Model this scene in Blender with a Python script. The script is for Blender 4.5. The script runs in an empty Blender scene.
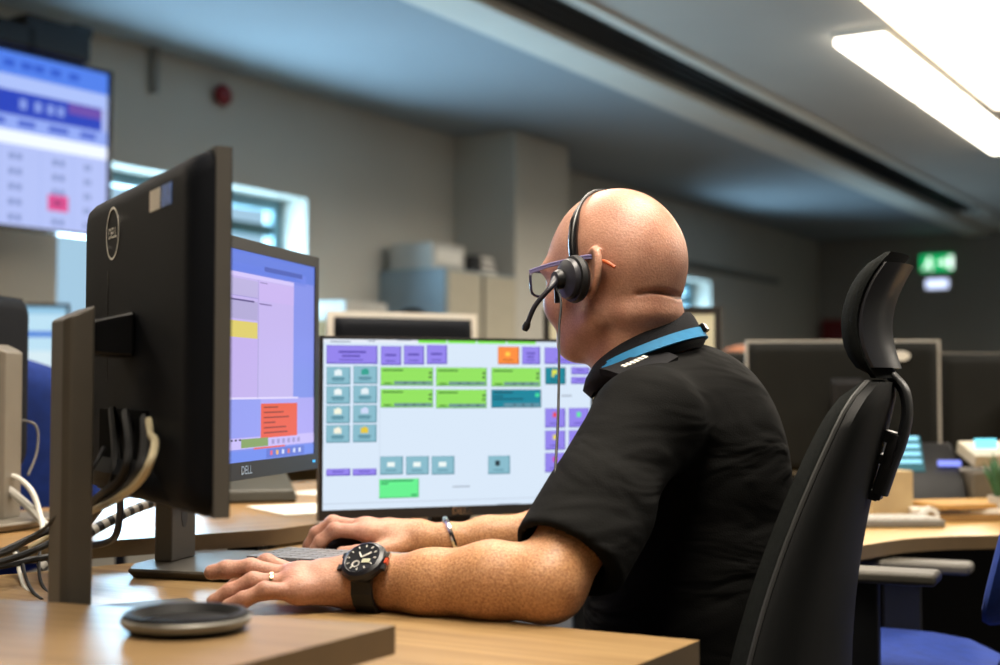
import bpy, bmesh, math, random
import numpy as np
from mathutils import Vector, Matrix, Euler
random.seed(7)
PI = math.pi
sc = bpy.context.scene
COL = sc.collection

# ------------------------------------------------------------------ camera
CAM_Z = 0.97
FPX = 1389.0
PITCH = math.atan(57.5 / FPX)
cam_d = bpy.data.cameras.new('camera')
cam_d.sensor_width = 36.0
cam_d.lens = 36.0 * FPX / 1000.0
cam_d.clip_start = 0.05
cam_d.clip_end = 200
cam_d.dof.use_dof = True
cam_d.dof.focus_distance = 1.74
cam_d.dof.aperture_fstop = 3.4
cam = bpy.data.objects.new('camera', cam_d)
cam.location = (0, 0, CAM_Z)
cam.rotation_euler = (PI / 2 + PITCH, 0, 0)
COL.objects.link(cam)
sc.camera = cam


def at(px, py, Y):
    """point of the room seen at photo pixel px, py at the distance Y"""
    a, b = (px - 500.0), (332.5 - py)
    c, s = math.cos(PITCH), math.sin(PITCH)
    dy, dz = FPX * c - b * s, FPX * s + b * c
    return Vector((a / dy * Y, Y, CAM_Z + dz / dy * Y))


# room axes: U runs along the left wall away from us, V points from that wall into the room
UA = Vector((0.515, 0.857, 0)).normalized()
VA = Vector((0.857, -0.515, 0)).normalized()
UANG = math.atan2(UA.y, UA.x)


def uv(u, v, z=0.0):
    p = UA * u + VA * v
    return Vector((p.x, p.y, z))


def on_wall(px, py, v):
    d = at(px, py, 1.0) - V3_((0, 0, CAM_Z))
    return V3_((0, 0, CAM_Z)) + d * (v / d.dot(VA))


V3_ = Vector
# ------------------------------------------------------------------ materials
def lin(h):
    if not isinstance(h, str):
        return tuple(h)
    h = h.lstrip('#')
    r = []
    for i in (0, 2, 4):
        c = int(h[i:i + 2], 16) / 255
        r.append(c / 12.92 if c <= 0.04045 else ((c + 0.055) / 1.055) ** 2.4)
    return tuple(r)


MATS = {}


def mat(name, col, rough=0.5, metal=0.0, var=0.12, scale=12.0, bump=0.0, bscale=200.0, spec=0.5, emit=0.0, coord='Object', sss=0.0):
    if name in MATS:
        return MATS[name]
    m = bpy.data.materials.new(name)
    m.use_nodes = True
    nt = m.node_tree
    b = nt.nodes['Principled BSDF']
    c = lin(col)
    tc = nt.nodes.new('ShaderNodeTexCoord')
    nz = nt.nodes.new('ShaderNodeTexNoise')
    nz.inputs['Scale'].default_value = scale
    nz.inputs['Detail'].default_value = 4
    nt.links.new(tc.outputs[coord], nz.inputs['Vector'])
    rp = nt.nodes.new('ShaderNodeValToRGB')
    rp.color_ramp.elements[0].position = 0.3
    rp.color_ramp.elements[1].position = 0.7
    rp.color_ramp.elements[0].color = tuple(max(0, x * (1 - var)) for x in c) + (1,)
    rp.color_ramp.elements[1].color = tuple(min(1, x * (1 + var)) for x in c) + (1,)
    nt.links.new(nz.outputs['Fac'], rp.inputs['Fac'])
    nt.links.new(rp.outputs['Color'], b.inputs['Base Color'])
    b.inputs['Roughness'].default_value = rough
    b.inputs['Metallic'].default_value = metal
    b.inputs['Specular IOR Level'].default_value = spec
    if sss:
        b.inputs['Subsurface Weight'].default_value = sss
        b.inputs['Subsurface Radius'].default_value = (0.01, 0.004, 0.002)
        b.inputs['Subsurface Scale'].default_value = 0.6
    if emit:
        nt.links.new(rp.outputs['Color'], b.inputs['Emission Color'])
        b.inputs['Emission Strength'].default_value = emit
    if bump:
        n2 = nt.nodes.new('ShaderNodeTexNoise')
        n2.inputs['Scale'].default_value = bscale
        n2.inputs['Detail'].default_value = 3
        nt.links.new(tc.outputs[coord], n2.inputs['Vector'])
        bp = nt.nodes.new('ShaderNodeBump')
        bp.inputs['Strength'].default_value = bump
        bp.inputs['Distance'].default_value = 0.004
        nt.links.new(n2.outputs['Fac'], bp.inputs['Height'])
        nt.links.new(bp.outputs['Normal'], b.inputs['Normal'])
    MATS[name] = m
    return m


def glow(col, strength=1.0):
    """self-lit screen colour"""
    nm = 'glow_%s_%g' % (col, strength)
    if nm in MATS:
        return MATS[nm]
    m = bpy.data.materials.new(nm)
    m.use_nodes = True
    b = m.node_tree.nodes['Principled BSDF']
    b.inputs['Base Color'].default_value = (0.01, 0.01, 0.012, 1)
    b.inputs['Roughness'].default_value = 0.35
    b.inputs['Specular IOR Level'].default_value = 0.2
    b.inputs['Emission Color'].default_value = lin(col) + (1,)
    b.inputs['Emission Strength'].default_value = strength
    MATS[nm] = m
    return m


def wood(name, c0, c1, ang, rough=0.38):
    m = bpy.data.materials.new(name)
    m.use_nodes = True
    nt = m.node_tree
    b = nt.nodes['Principled BSDF']
    tc = nt.nodes.new('ShaderNodeTexCoord')
    mp = nt.nodes.new('ShaderNodeMapping')
    mp.inputs['Rotation'].default_value = (0, 0, -ang)
    mp.vector_type = 'POINT'
    nt.links.new(tc.outputs['Object'], mp.inputs['Vector'])
    m2 = nt.nodes.new('ShaderNodeMapping')
    m2.inputs['Scale'].default_value = (2.2, 38, 20)
    nt.links.new(mp.outputs['Vector'], m2.inputs['Vector'])
    nz = nt.nodes.new('ShaderNodeTexNoise')
    nz.inputs['Scale'].default_value = 1.6
    nz.inputs['Detail'].default_value = 6
    nz.inputs['Distortion'].default_value = 0.5
    nt.links.new(m2.outputs['Vector'], nz.inputs['Vector'])
    rp = nt.nodes.new('ShaderNodeValToRGB')
    rp.color_ramp.elements[0].position = 0.3
    rp.color_ramp.elements[1].position = 0.72
    rp.color_ramp.elements[0].color = lin(c0) + (1,)
    rp.color_ramp.elements[1].color = lin(c1) + (1,)
    nt.links.new(nz.outputs['Fac'], rp.inputs['Fac'])
    nt.links.new(rp.outputs['Color'], b.inputs['Base Color'])
    b.inputs['Roughness'].default_value = rough
    b.inputs['Specular IOR Level'].default_value = 0.4
    return m


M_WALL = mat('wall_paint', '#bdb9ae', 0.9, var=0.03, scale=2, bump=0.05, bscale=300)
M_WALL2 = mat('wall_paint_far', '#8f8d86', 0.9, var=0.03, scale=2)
M_CEIL = mat('ceiling_paint', '#9ba4aa', 0.95, var=0.03, scale=1.5)
M_CEIL2 = mat('ceiling_tile', '#c6bfb4', 0.9, var=0.05, scale=1.5)
M_BAND = mat('ceiling_band', '#e6e2d6', 0.8, var=0.03, scale=3)
M_CARPET = mat('carpet', '#3a3a3d', 0.98, var=0.25, scale=60, bump=0.4)
M_BLACK = mat('black_plastic', '#17181a', 0.42, var=0.1, scale=30, bump=0.06, bscale=600)
M_BLACK2 = mat('black_gloss', '#0c0c0e', 0.25, var=0.05)
M_BACK = mat('monitor_back_plastic', '#101319', 0.6, var=0.08, scale=20, bump=0.15, bscale=900, spec=0.1)
M_RECESS_SHADE = mat('recess_shade', '#030303', 0.95, var=0.02, spec=0.05)
M_BEZEL = mat('monitor_bezel', '#1b1a1a', 0.45, var=0.05)
M_EDGE = mat('monitor_side_plastic', '#5d5a55', 0.45, var=0.05)
M_SILVER = mat('silver_plastic', '#7d766a', 0.42, 0.25, var=0.06, scale=15)
M_SILVER2 = mat('grey_stand_plastic', '#4a453d', 0.5, 0.1, var=0.06, scale=15)
M_CHROME = mat('polished_silver', '#d8d6d0', 0.18, 1.0, var=0.02)
M_GOLD = mat('pale_gold', '#e6d2a8', 0.2, 1.0, var=0.02)
M_GREY = mat('grey_plastic', '#6f6d68', 0.5, var=0.06)
M_LGREY = mat('light_grey_plastic', '#b9b6ae', 0.5, var=0.05)
M_CREAM = mat('cream_metal', '#b3ab97', 0.5, var=0.04)
M_BLUEGREY = mat('blue_grey_metal', '#85939a', 0.55, var=0.04)
M_WHITE = mat('white_plastic', '#dedbd2', 0.5, var=0.03)
M_PAPER = mat('paper', '#e6e2d8', 0.85, var=0.04)
M_RED = mat('red_plastic', '#7d1018', 0.4, var=0.08)
M_BLUE = mat('blue_fabric', '#10307e', 0.9, var=0.15, scale=40, bump=0.3, bscale=400)
M_FABRIC = mat('charcoal_fabric', '#151716', 0.95, var=0.2, scale=150, bump=0.4, bscale=700, spec=0.1)
M_SHELL = mat('chair_shell_plastic', '#0f1010', 0.6, var=0.08, scale=20, spec=0.2)
M_PIPING = mat('chair_piping', '#2e2e2d', 0.6)
M_RUBBER = mat('rubber', '#101012', 0.6, var=0.1)
M_CREAMCORD = mat('cream_cord', '#c9bd9c', 0.5, var=0.05)
M_GREEN = mat('leaf_green', '#35603a', 0.5, var=0.3, scale=30)
M_BROWN = mat('brown_card', '#8a6a3c', 0.8, var=0.1)
M_LEG = mat('dark_leg_metal', '#1c1c1d', 0.6, spec=0.2)
M_UNDERDESK = mat('underdesk_dark', '#15130f', 0.8, var=0.1)
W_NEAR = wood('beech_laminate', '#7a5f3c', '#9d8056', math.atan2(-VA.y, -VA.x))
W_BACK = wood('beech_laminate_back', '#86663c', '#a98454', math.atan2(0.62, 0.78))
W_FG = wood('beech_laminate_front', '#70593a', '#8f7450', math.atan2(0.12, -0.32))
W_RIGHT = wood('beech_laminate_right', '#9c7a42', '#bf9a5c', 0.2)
M_EDGEBAND = mat('desk_edge_band', '#5d4a2e', 0.6, var=0.08, scale=25)


# skin: blotchy colour plus shaved-hair speckle
def skin_material():
    m = bpy.data.materials.new('skin')
    m.use_nodes = True
    nt = m.node_tree
    b = nt.nodes['Principled BSDF']
    tc = nt.nodes.new('ShaderNodeTexCoord')

    def noise(s, d=3):
        n = nt.nodes.new('ShaderNodeTexNoise')
        n.inputs['Scale'].default_value = s
        n.inputs['Detail'].default_value = d
        nt.links.new(tc.outputs['Object'], n.inputs['Vector'])
        return n

    def ramp(src, p0, c0, p1, c1):
        r = nt.nodes.new('ShaderNodeValToRGB')
        r.color_ramp.elements[0].position = p0
        r.color_ramp.elements[1].position = p1
        r.color_ramp.elements[0].color = c0
        r.color_ramp.elements[1].color = c1
        nt.links.new(src, r.inputs['Fac'])
        return r

    def mix(fac, a, bb, mode='MIX'):
        x = nt.nodes.new('ShaderNodeMix')
        x.data_type = 'RGBA'
        x.blend_type = mode
        if isinstance(fac, float):
            x.inputs[0].default_value = fac
        else:
            nt.links.new(fac, x.inputs[0])
        for sock, val in ((6, a), (7, bb)):
            if isinstance(val, tuple):
                x.inputs[sock].default_value = val
            else:
                nt.links.new(val, x.inputs[sock])
        return x.outputs[2]

    base = ramp(noise(28).outputs['Fac'], 0.3, lin('#ab7b66') + (1,), 0.7, lin('#c2937c') + (1,))
    spk = ramp(noise(420, 2).outputs['Fac'], 0.42, (0.90, 0.85, 0.82, 1), 0.6, (1.04, 1.03, 1.02, 1))
    c = mix(1.0, base.outputs['Color'], spk.outputs['Color'], 'MULTIPLY')
    # the forearms are sun-tanned with ginger hair (below the shoulders), the hands pinker
    sep = nt.nodes.new('ShaderNodeSeparateXYZ')
    nt.links.new(tc.outputs['Object'], sep.inputs[0])
    low = ramp(sep.outputs['Z'], 0.80, (1, 1, 1, 1), 0.86, (0, 0, 0, 1))
    arm = ramp(sep.outputs['X'], 0.0, (0, 0, 0, 1), 0.1, (1, 1, 1, 1))
    mr = nt.nodes.new('ShaderNodeMapRange')
    mr.inputs['From Min'].default_value = -0.21
    mr.inputs['From Max'].default_value = -0.10
    nt.links.new(sep.outputs['X'], mr.inputs['Value'])
    mul = nt.nodes.new('ShaderNodeMath')
    mul.operation = 'MULTIPLY'
    nt.links.new(mr.outputs[0], mul.inputs[0])
    nt.links.new(low.outputs['Color'], mul.inputs[1])
    hair = ramp(noise(420, 3).outputs['Fac'], 0.36, lin('#9c6c48') + (1,), 0.64, lin('#c69468') + (1,))
    c = mix(mul.outputs[0], c, hair.outputs['Color'])
    nt.nodes.remove(arm)
    nt.links.new(c, b.inputs['Base Color'])
    b.inputs['Roughness'].default_value = 0.46
    b.inputs['Specular IOR Level'].default_value = 0.42
    b.inputs['Subsurface Weight'].default_value = 0.12
    b.inputs['Subsurface Radius'].default_value = (0.012, 0.004, 0.002)
    b.inputs['Subsurface Scale'].default_value = 0.5
    n3 = noise(330, 4)
    bp = nt.nodes.new('ShaderNodeBump')
    bp.inputs['Strength'].default_value = 0.3
    bp.inputs['Distance'].default_value = 0.002
    nt.links.new(n3.outputs['Fac'], bp.inputs['Height'])
    nt.links.new(bp.outputs['Normal'], b.inputs['Normal'])
    return m


M_SKIN = skin_material()
M_SKIN2 = mat('skin_far', '#c98562', 0.5, var=0.1)


def cloth_material():
    m = bpy.data.materials.new('black_shirt_cloth')
    m.use_nodes = True
    nt = m.node_tree
    b = nt.nodes['Principled BSDF']
    tc = nt.nodes.new('ShaderNodeTexCoord')
    mp = nt.nodes.new('ShaderNodeMapping')
    mp.inputs['Rotation'].default_value = (0.5, 0.7, 0.3)
    mp.inputs['Scale'].default_value = (7, 7, 20)
    nt.links.new(tc.outputs['Object'], mp.inputs['Vector'])
    n = nt.nodes.new('ShaderNodeTexNoise')
    n.inputs['Scale'].default_value = 1.0
    n.inputs['Detail'].default_value = 2
    n.inputs['Distortion'].default_value = 0.8
    nt.links.new(mp.outputs['Vector'], n.inputs['Vector'])
    n2 = nt.nodes.new('ShaderNodeTexNoise')
    n2.inputs['Scale'].default_value = 500
    nt.links.new(tc.outputs['Object'], n2.inputs['Vector'])
    b1 = nt.nodes.new('ShaderNodeBump')
    b1.inputs['Strength'].default_value = 0.55
    b1.inputs['Distance'].default_value = 0.02
    nt.links.new(n.outputs['Fac'], b1.inputs['Height'])
    b2 = nt.nodes.new('ShaderNodeBump')
    b2.inputs['Strength'].default_value = 0.25
    b2.inputs['Distance'].default_value = 0.002
    nt.links.new(n2.outputs['Fac'], b2.inputs['Height'])
    nt.links.new(b1.outputs['Normal'], b2.inputs['Normal'])
    nt.links.new(b2.outputs['Normal'], b.inputs['Normal'])
    b.inputs['Base Color'].default_value = lin('#080807') + (1,)
    b.inputs['Roughness'].default_value = 0.85
    b.inputs['Specular IOR Level'].default_value = 0.12
    return m


M_SHIRT = cloth_material()
M_COLLAR = mat('black_collar_cloth', '#0d0d11', 0.85, var=0.15, scale=60, bump=0.3, bscale=600, spec=0.25)
M_TROUSER = mat('black_trouser_cloth', '#0d0d10', 0.9, var=0.15, scale=50, bump=0.2, spec=0.2)
M_LANYARD = mat('blue_ribbon', '#1b76a6', 0.7, var=0.08, scale=100)


# ------------------------------------------------------------------ mesh builder
class MB:
    def __init__(s):
        s.v, s.f, s.m, s.mats = [], [], [], []

    def mi(s, m):
        if m not in s.mats:
            s.mats.append(m)
        return s.mats.index(m)

    def add(s, vs, fs, m):
        o = len(s.v)
        s.v += [tuple(v) for v in vs]
        k = s.mi(m)
        for f in fs:
            s.f.append(tuple(i + o for i in f))
            s.m.append(k)
        return s

    def box(s, c, size, m, rot=None):
        x, y, z = (a / 2 for a in size)
        vs = [Vector(p) for p in ((-x, -y, -z), (x, -y, -z), (x, y, -z), (-x, y, -z), (-x, -y, z), (x, -y, z), (x, y, z), (-x, y, z))]
        if rot is not None:
            R = rot if isinstance(rot, Matrix) else Euler(rot).to_matrix()
            vs = [R @ v for v in vs]
        c = Vector(c)
        return s.add([v + c for v in vs], [(0, 3, 2, 1), (4, 5, 6, 7), (0, 1, 5, 4), (1, 2, 6, 5), (2, 3, 7, 6), (3, 0, 4, 7)], m)

    def quad(s, a, b, c, d, m):
        return s.add([a, b, c, d], [(0, 1, 2, 3)], m)

    def prism(s, poly, z0, z1, m, side=None):
        n = len(poly)
        vs = [(p[0], p[1], z0) for p in poly] + [(p[0], p[1], z1) for p in poly]
        s.add(vs, [tuple(range(n - 1, -1, -1)), tuple(range(n, 2 * n))], m)
        s.add(vs, [(i, (i + 1) % n, n + (i + 1) % n, n + i) for i in range(n)], side or m)
        return s

    def loft(s, rings, m, closed=True, caps=True):
        n = len(rings[0])
        vs = [p for r in rings for p in r]
        fs = []
        for i in range(len(rings) - 1):
            for j in range(n if closed else n - 1):
                k = (j + 1) % n
                fs.append((i * n + j, i * n + k, (i + 1) * n + k, (i + 1) * n + j))
        if caps and closed:
            fs.append(tuple(range(n - 1, -1, -1)))
            fs.append(tuple((len(rings) - 1) * n + j for j in range(n)))
        return s.add(vs, fs, m)

    def tube(s, pts, r, m, n=10, flat=1.0, up=None):
        pts = [Vector(p) for p in pts]
        rs = r if isinstance(r, (list, tuple)) else [r] * len(pts)
        rings = []
        pv = None
        for i, p in enumerate(pts):
            t = (pts[min(i + 1, len(pts) - 1)] - pts[max(i - 1, 0)]).normalized()
            if pv is None:
                a = Vector(up) if up else (Vector((0, 0, 1)) if abs(t.z) < 0.9 else Vector((1, 0, 0)))
            else:
                a = pv
            nrm = (a - t * a.dot(t)).normalized()
            bn = t.cross(nrm)
            pv = nrm
            rings.append([p + nrm * (math.cos(2 * PI * k / n) * rs[i]) + bn * (math.sin(2 * PI * k / n) * rs[i] * flat) for k in range(n)])
        return s.loft(rings, m)

    def lathe(s, prof, m, c=(0, 0, 0), n=28, R=None, caps=True):
        rings = []
        c = Vector(c)
        for r, z in prof:
            ring = []
            for k in range(n):
                v = Vector((r * math.cos(2 * PI * k / n), r * math.sin(2 * PI * k / n), z))
                if R is not None:
                    v = R @ v
                ring.append(v + c)
            rings.append(ring)
        return s.loft(rings, m, caps=caps)

    def ell(s, c, rad, m, R=None, n=16, k=10):
        prof = []
        rings = []
        c = Vector(c)
        for i in range(k + 1):
            a = -PI / 2 + PI * (0.02 + 0.96 * i / k)
            ring = []
            for j in range(n):
                v = Vector((math.cos(a) * math.cos(2 * PI * j / n) * rad[0], math.cos(a) * math.sin(2 * PI * j / n) * rad[1], math.sin(a) * rad[2]))
                if R is not None:
                    v = R @ v
                ring.append(v + c)
            rings.append(ring)
        return s.loft(rings, m)

    def text(s, txt, size, m, M, depth=0.0004):
        cu = bpy.data.curves.new('t', 'FONT')
        cu.body = txt
        cu.size = size
        cu.align_x = 'CENTER'
        cu.align_y = 'CENTER'
        cu.extrude = depth
        ob = bpy.data.objects.new('t', cu)
        COL.objects.link(ob)
        dg = bpy.context.evaluated_depsgraph_get()
        me = bpy.data.meshes.new_from_object(ob.evaluated_get(dg))
        s.add([M @ v.co for v in me.vertices], [tuple(p.vertices) for p in me.polygons], m)
        bpy.data.objects.remove(ob)
        bpy.data.curves.remove(cu)
        bpy.data.meshes.remove(me)
        return s

    def build(s, name, parent=None, bevel=0.0, smooth=True, angle=40, seg=2, fixn=False, subsurf=0):
        me = bpy.data.meshes.new(name)
        me.from_pydata(s.v, [], s.f)
        for m in s.mats:
            me.materials.append(m)
        for p, k in zip(me.polygons, s.m):
            p.material_index = k
            p.use_smooth = smooth
        if fixn:
            bm = bmesh.new()
            bm.from_mesh(me)
            bmesh.ops.recalc_face_normals(bm, faces=bm.faces)
            bm.to_mesh(me)
            bm.free()
        me.update()
        if smooth and not bevel:
            me.set_sharp_from_angle(angle=math.radians(angle))
        o = bpy.data.objects.new(name, me)
        COL.objects.link(o)
        if parent is not None:
            o.parent = parent
        if bevel:
            md = o.modifiers.new('bevel', 'BEVEL')
            md.width = bevel
            md.segments = seg
            md.limit_method = 'ANGLE'
            md.angle_limit = math.radians(35)
            md.harden_normals = True
        if subsurf:
            md = o.modifiers.new('sub', 'SUBSURF')
            md.levels = md.render_levels = subsurf
        return o


def thing(name, label, cat, loc=(0, 0, 0), rz=0.0, group=None):
    o = bpy.data.objects.new(name, None)
    o.empty_display_size = 0.1
    o.location = loc
    o.rotation_euler = (0, 0, rz)
    COL.objects.link(o)
    return tag(o, label, cat, group)


def tag(o, label, cat, group=None):
    o['label'] = label
    o['category'] = cat
    if group:
        o['group'] = group
    return o


def struct(o):
    o['kind'] = 'structure'
    return o


def spline(pts, n=8):
    P = [Vector(p) for p in pts]
    P = [P[0] * 2 - P[1]] + P + [P[-1] * 2 - P[-2]]
    out = []
    for i in range(1, len(P) - 2):
        for k in range(n):
            t = k / n
            a, b, c, d = P[i - 1], P[i], P[i + 1], P[i + 2]
            out.append(0.5 * ((2 * b) + (c - a) * t + (2 * a - 5 * b + 4 * c - d) * t * t + (3 * b - a - 3 * c + d) * t ** 3))
    out.append(P[-2])
    return out


# ------------------------------------------------------------------ distance-field modelling for bodies
class Field:
    def __init__(s, lo, hi, h):
        s.lo = np.array(lo, dtype=np.float64)
        s.h = h
        s.n = np.ceil((np.array(hi) - s.lo) / h).astype(int) + 1
        s.F = np.full(tuple(s.n), 0.1, dtype=np.float32)

    def _box(s, lo, hi):
        i0 = np.maximum(np.floor((np.array(lo) - s.lo) / s.h).astype(int), 0)
        i1 = np.minimum(np.ceil((np.array(hi) - s.lo) / s.h).astype(int) + 1, s.n)
        if (i1 <= i0).any():
            return None
        ax = [(s.lo[k] + s.h * np.arange(i0[k], i1[k])).astype(np.float32) for k in range(3)]
        sl = tuple(slice(a, b) for a, b in zip(i0, i1))
        return sl, ax[0][:, None, None], ax[1][None, :, None], ax[2][None, None, :]

    def _put(s, sl, d, k, sub):
        A = s.F[sl]
        if sub:
            d = -d
            if k > 0:
                hh = np.maximum(k - np.abs(A - d), 0) / k
                s.F[sl] = np.maximum(A, d) + hh * hh * k * 0.25
            else:
                s.F[sl] = np.maximum(A, d)
        else:
            if k > 0:
                hh = np.maximum(k - np.abs(A - d), 0) / k
                s.F[sl] = np.minimum(A, d) - hh * hh * k * 0.25
            else:
                s.F[sl] = np.minimum(A, d)

    def ell(s, c, rad, R=None, k=0.01, sub=False):
        """R: three axes as rows"""
        c = np.array(c, dtype=float)
        R = np.eye(3) if R is None else np.array([list(a) for a in R])
        ext = np.sqrt(((R * np.array(rad)[:, None]) ** 2).sum(0)) + k + 0.012
        b = s._box(c - ext, c + ext)
        if b is None:
            return s
        sl, X, Y, Z = b
        X, Y, Z = X - c[0], Y - c[1], Z - c[2]
        k0 = k1 = 0
        for a, r in zip(R, rad):
            q = a[0] * X + a[1] * Y + a[2] * Z
            k0 = k0 + (q / r) ** 2
            k1 = k1 + (q / r ** 2) ** 2
        k0 = np.sqrt(k0)
        d = k0 * (k0 - 1) / np.maximum(np.sqrt(k1), 1e-6)
        s._put(sl, d.astype(np.float32), k, sub)
        return s

    def cone(s, a, b, ra, rb, k=0.01, sub=False, plane=None, plane2=None):
        a, b = np.array(a, dtype=float), np.array(b, dtype=float)
        r = max(ra, rb) + k + 0.012
        bx = s._box(np.minimum(a, b) - r, np.maximum(a, b) + r)
        if bx is None:
            return s
        sl, X, Y, Z = bx
        ab = b - a
        L2 = (ab ** 2).sum()
        t = ((X - a[0]) * ab[0] + (Y - a[1]) * ab[1] + (Z - a[2]) * ab[2]) / L2
        t = np.clip(t, 0, 1)
        d = np.sqrt((X - a[0] - t * ab[0]) ** 2 + (Y - a[1] - t * ab[1]) ** 2 + (Z - a[2] - t * ab[2]) ** 2) - (ra + (rb - ra) * t)
        for pl in (plane, plane2):
            if pl is not None:
                p, n = np.array(pl[0]), np.array(pl[1])
                n = n / np.linalg.norm(n)
                d = np.maximum(d, (X - p[0]) * n[0] + (Y - p[1]) * n[1] + (Z - p[2]) * n[2])
        s._put(sl, d.astype(np.float32), k, sub)
        return s

    def chain(s, pts, rs, k=0.01):
        for i in range(len(pts) - 1):
            s.cone(pts[i], pts[i + 1], rs[i], rs[i + 1], k)
        return s

    def cut(s, p, n):
        X = (s.lo[0] + s.h * np.arange(s.n[0]))[:, None, None]
        Y = (s.lo[1] + s.h * np.arange(s.n[1]))[None, :, None]
        Z = (s.lo[2] + s.h * np.arange(s.n[2]))[None, None, :]
        n = np.array(n, dtype=float)
        n /= np.linalg.norm(n)
        s.F = np.maximum(s.F, ((X - p[0]) * n[0] + (Y - p[1]) * n[1] + (Z - p[2]) * n[2]).astype(np.float32))
        return s

    def val(s, p):
        q = (np.array(p) - s.lo) / s.h
        i = np.clip(np.round(q).astype(int), 0, s.n - 1)
        return float(s.F[tuple(i)])

    def surf(s, o, d, L=0.2):
        # outermost surface point along the ray o + d*t
        o, d = Vector(o), Vector(d).normalized()
        for i in range(int(L / 0.0005), 0, -1):
            if s.val(o + d * (i * 0.0005)) < 0:
                return o + d * (i * 0.0005)
        return o

    def top(s, x, y, z1):
        return s.surf((x, y, z1 - 0.3), (0, 0, 1), 0.3)

    def mesh(s, name, m, parent=None, smooth=2):
        F = s.F
        S = F < 0
        nx, ny, nz = F.shape
        cnt = np.zeros((nx - 1, ny - 1, nz - 1), dtype=np.int8)
        for i in (0, 1):
            for j in (0, 1):
                for l in (0, 1):
                    cnt += S[i:nx - 1 + i, j:ny - 1 + j, l:nz - 1 + l]
        act = np.argwhere((cnt > 0) & (cnt < 8))
        idx = np.full(cnt.shape, -1, dtype=np.int32)
        idx[act[:, 0], act[:, 1], act[:, 2]] = np.arange(len(act))
        corner = [(i, j, l) for i in (0, 1) for j in (0, 1) for l in (0, 1)]
        val = {c: F[act[:, 0] + c[0], act[:, 1] + c[1], act[:, 2] + c[2]] for c in corner}
        acc = np.zeros((len(act), 3))
        num = np.zeros(len(act))
        for c in corner:
            for ax in range(3):
                if c[ax] == 0:
                    e = list(c)
                    e[ax] = 1
                    a, b = val[c], val[tuple(e)]
                    cr = (a < 0) != (b < 0)
                    t = np.where(cr, a / np.where(cr, a - b, 1), 0)
                    p = np.tile(np.array(c, dtype=float), (len(act), 1))
                    p[:, ax] += t
                    acc += p * cr[:, None]
                    num += cr
        V = s.lo + s.h * (act + acc / num[:, None])
        faces = []
        for ax in range(3):
            sl0 = [slice(1, -1)] * 3
            sl1 = [slice(1, -1)] * 3
            sl0[ax] = slice(0, F.shape[ax] - 1)
            sl1[ax] = slice(1, F.shape[ax])
            A, B = S[tuple(sl0)], S[tuple(sl1)]
            e = np.argwhere(A != B)
            off = np.array([1, 1, 1])
            off[ax] = 0
            g = e + off
            sign = A[e[:, 0], e[:, 1], e[:, 2]]
            o1, o2 = [(1, 2), (2, 0), (0, 1)][ax]
            q = []
            for d1, d2 in ((-1, -1), (0, -1), (0, 0), (-1, 0)):
                h = g.copy()
                h[:, o1] += d1
                h[:, o2] += d2
                q.append(idx[h[:, 0], h[:, 1], h[:, 2]])
            q = np.stack(q, 1)
            q[~sign] = q[~sign][:, ::-1]
            faces.append(q)
        Q = np.concatenate(faces)
        Q = Q[(Q >= 0).all(1)]
        # light smoothing
        for _ in range(smooth):
            sm = np.zeros_like(V)
            ct = np.zeros(len(V))
            for a in range(4):
                b = (a + 1) % 4
                np.add.at(sm, Q[:, a], V[Q[:, b]])
                np.add.at(ct, Q[:, a], 1)
            V = V * 0.5 + 0.5 * sm / np.maximum(ct, 1)[:, None]
        me = bpy.data.meshes.new(name)
        me.from_pydata(V.tolist(), [], Q.tolist())
        me.materials.append(m)
        me.polygons.foreach_set('use_smooth', [True] * len(me.polygons))
        me.update()
        o = bpy.data.objects.new(name, me)
        COL.objects.link(o)
        if parent is not None:
            o.parent = parent
        return o


V3 = Vector

# ================================================================== THE ROOM
CEIL = 2.57
VL, VR, U0, U1 = -4.73, 3.2, -2.6, 14.5


def room_box(mb, u0, u1, v0, v1, z0, z1, m):
    c = uv((u0 + u1) / 2, (v0 + v1) / 2, (z0 + z1) / 2)
    mb.box(c, (abs(u1 - u0), abs(v1 - v0), abs(z1 - z0)), m, (0, 0, UANG))
    return mb


struct(room_box(MB(), U0, U1, VL - 0.3, VR, -0.1, 0, M_CARPET).build('floor', smooth=False))
struct(room_box(MB(), U0, U1, VL - 0.3, -3.18, CEIL, CEIL + 0.1, M_CEIL).build('ceiling', smooth=False))
struct(room_box(MB(), U0, U1, -2.67, VR, CEIL, CEIL + 0.1, M_CEIL2).build('ceiling_right', smooth=False))
struct(room_box(MB(), U0, U1, -3.18, -2.94, CEIL - 0.035, CEIL + 0.1, M_BAND).build('trim_1', smooth=False))
# slim pale lip on the other side of the air slot
struct(room_box(MB(), U0, 13.0, -2.66, -2.60, CEIL - 0.015, CEIL, M_BAND).build('trim_2', smooth=False))
# black air slot between them: recessed tray with louvre bars
t = thing('air_slot_diffuser', 'long black linear air slot set into the ceiling', 'air vent', uv(5, -2.80, CEIL), UANG)
mb = MB()
mb.box((0.4, 0, 0.06), (15.0, 0.26, 0.02), M_BLACK2)
mb.build('tray', t, smooth=False)
mb = MB()
for k in range(4):
    mb.box((0.35, -0.09 + 0.06 * k, 0.02), (14.9, 0.012, 0.05), M_BLACK)
mb.build('louvre', t, smooth=False)
struct(room_box(MB(), 12.85, U1, -2.94, -2.66, CEIL, CEIL + 0.08, M_BAND).build('trim_3', smooth=False))

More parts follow.
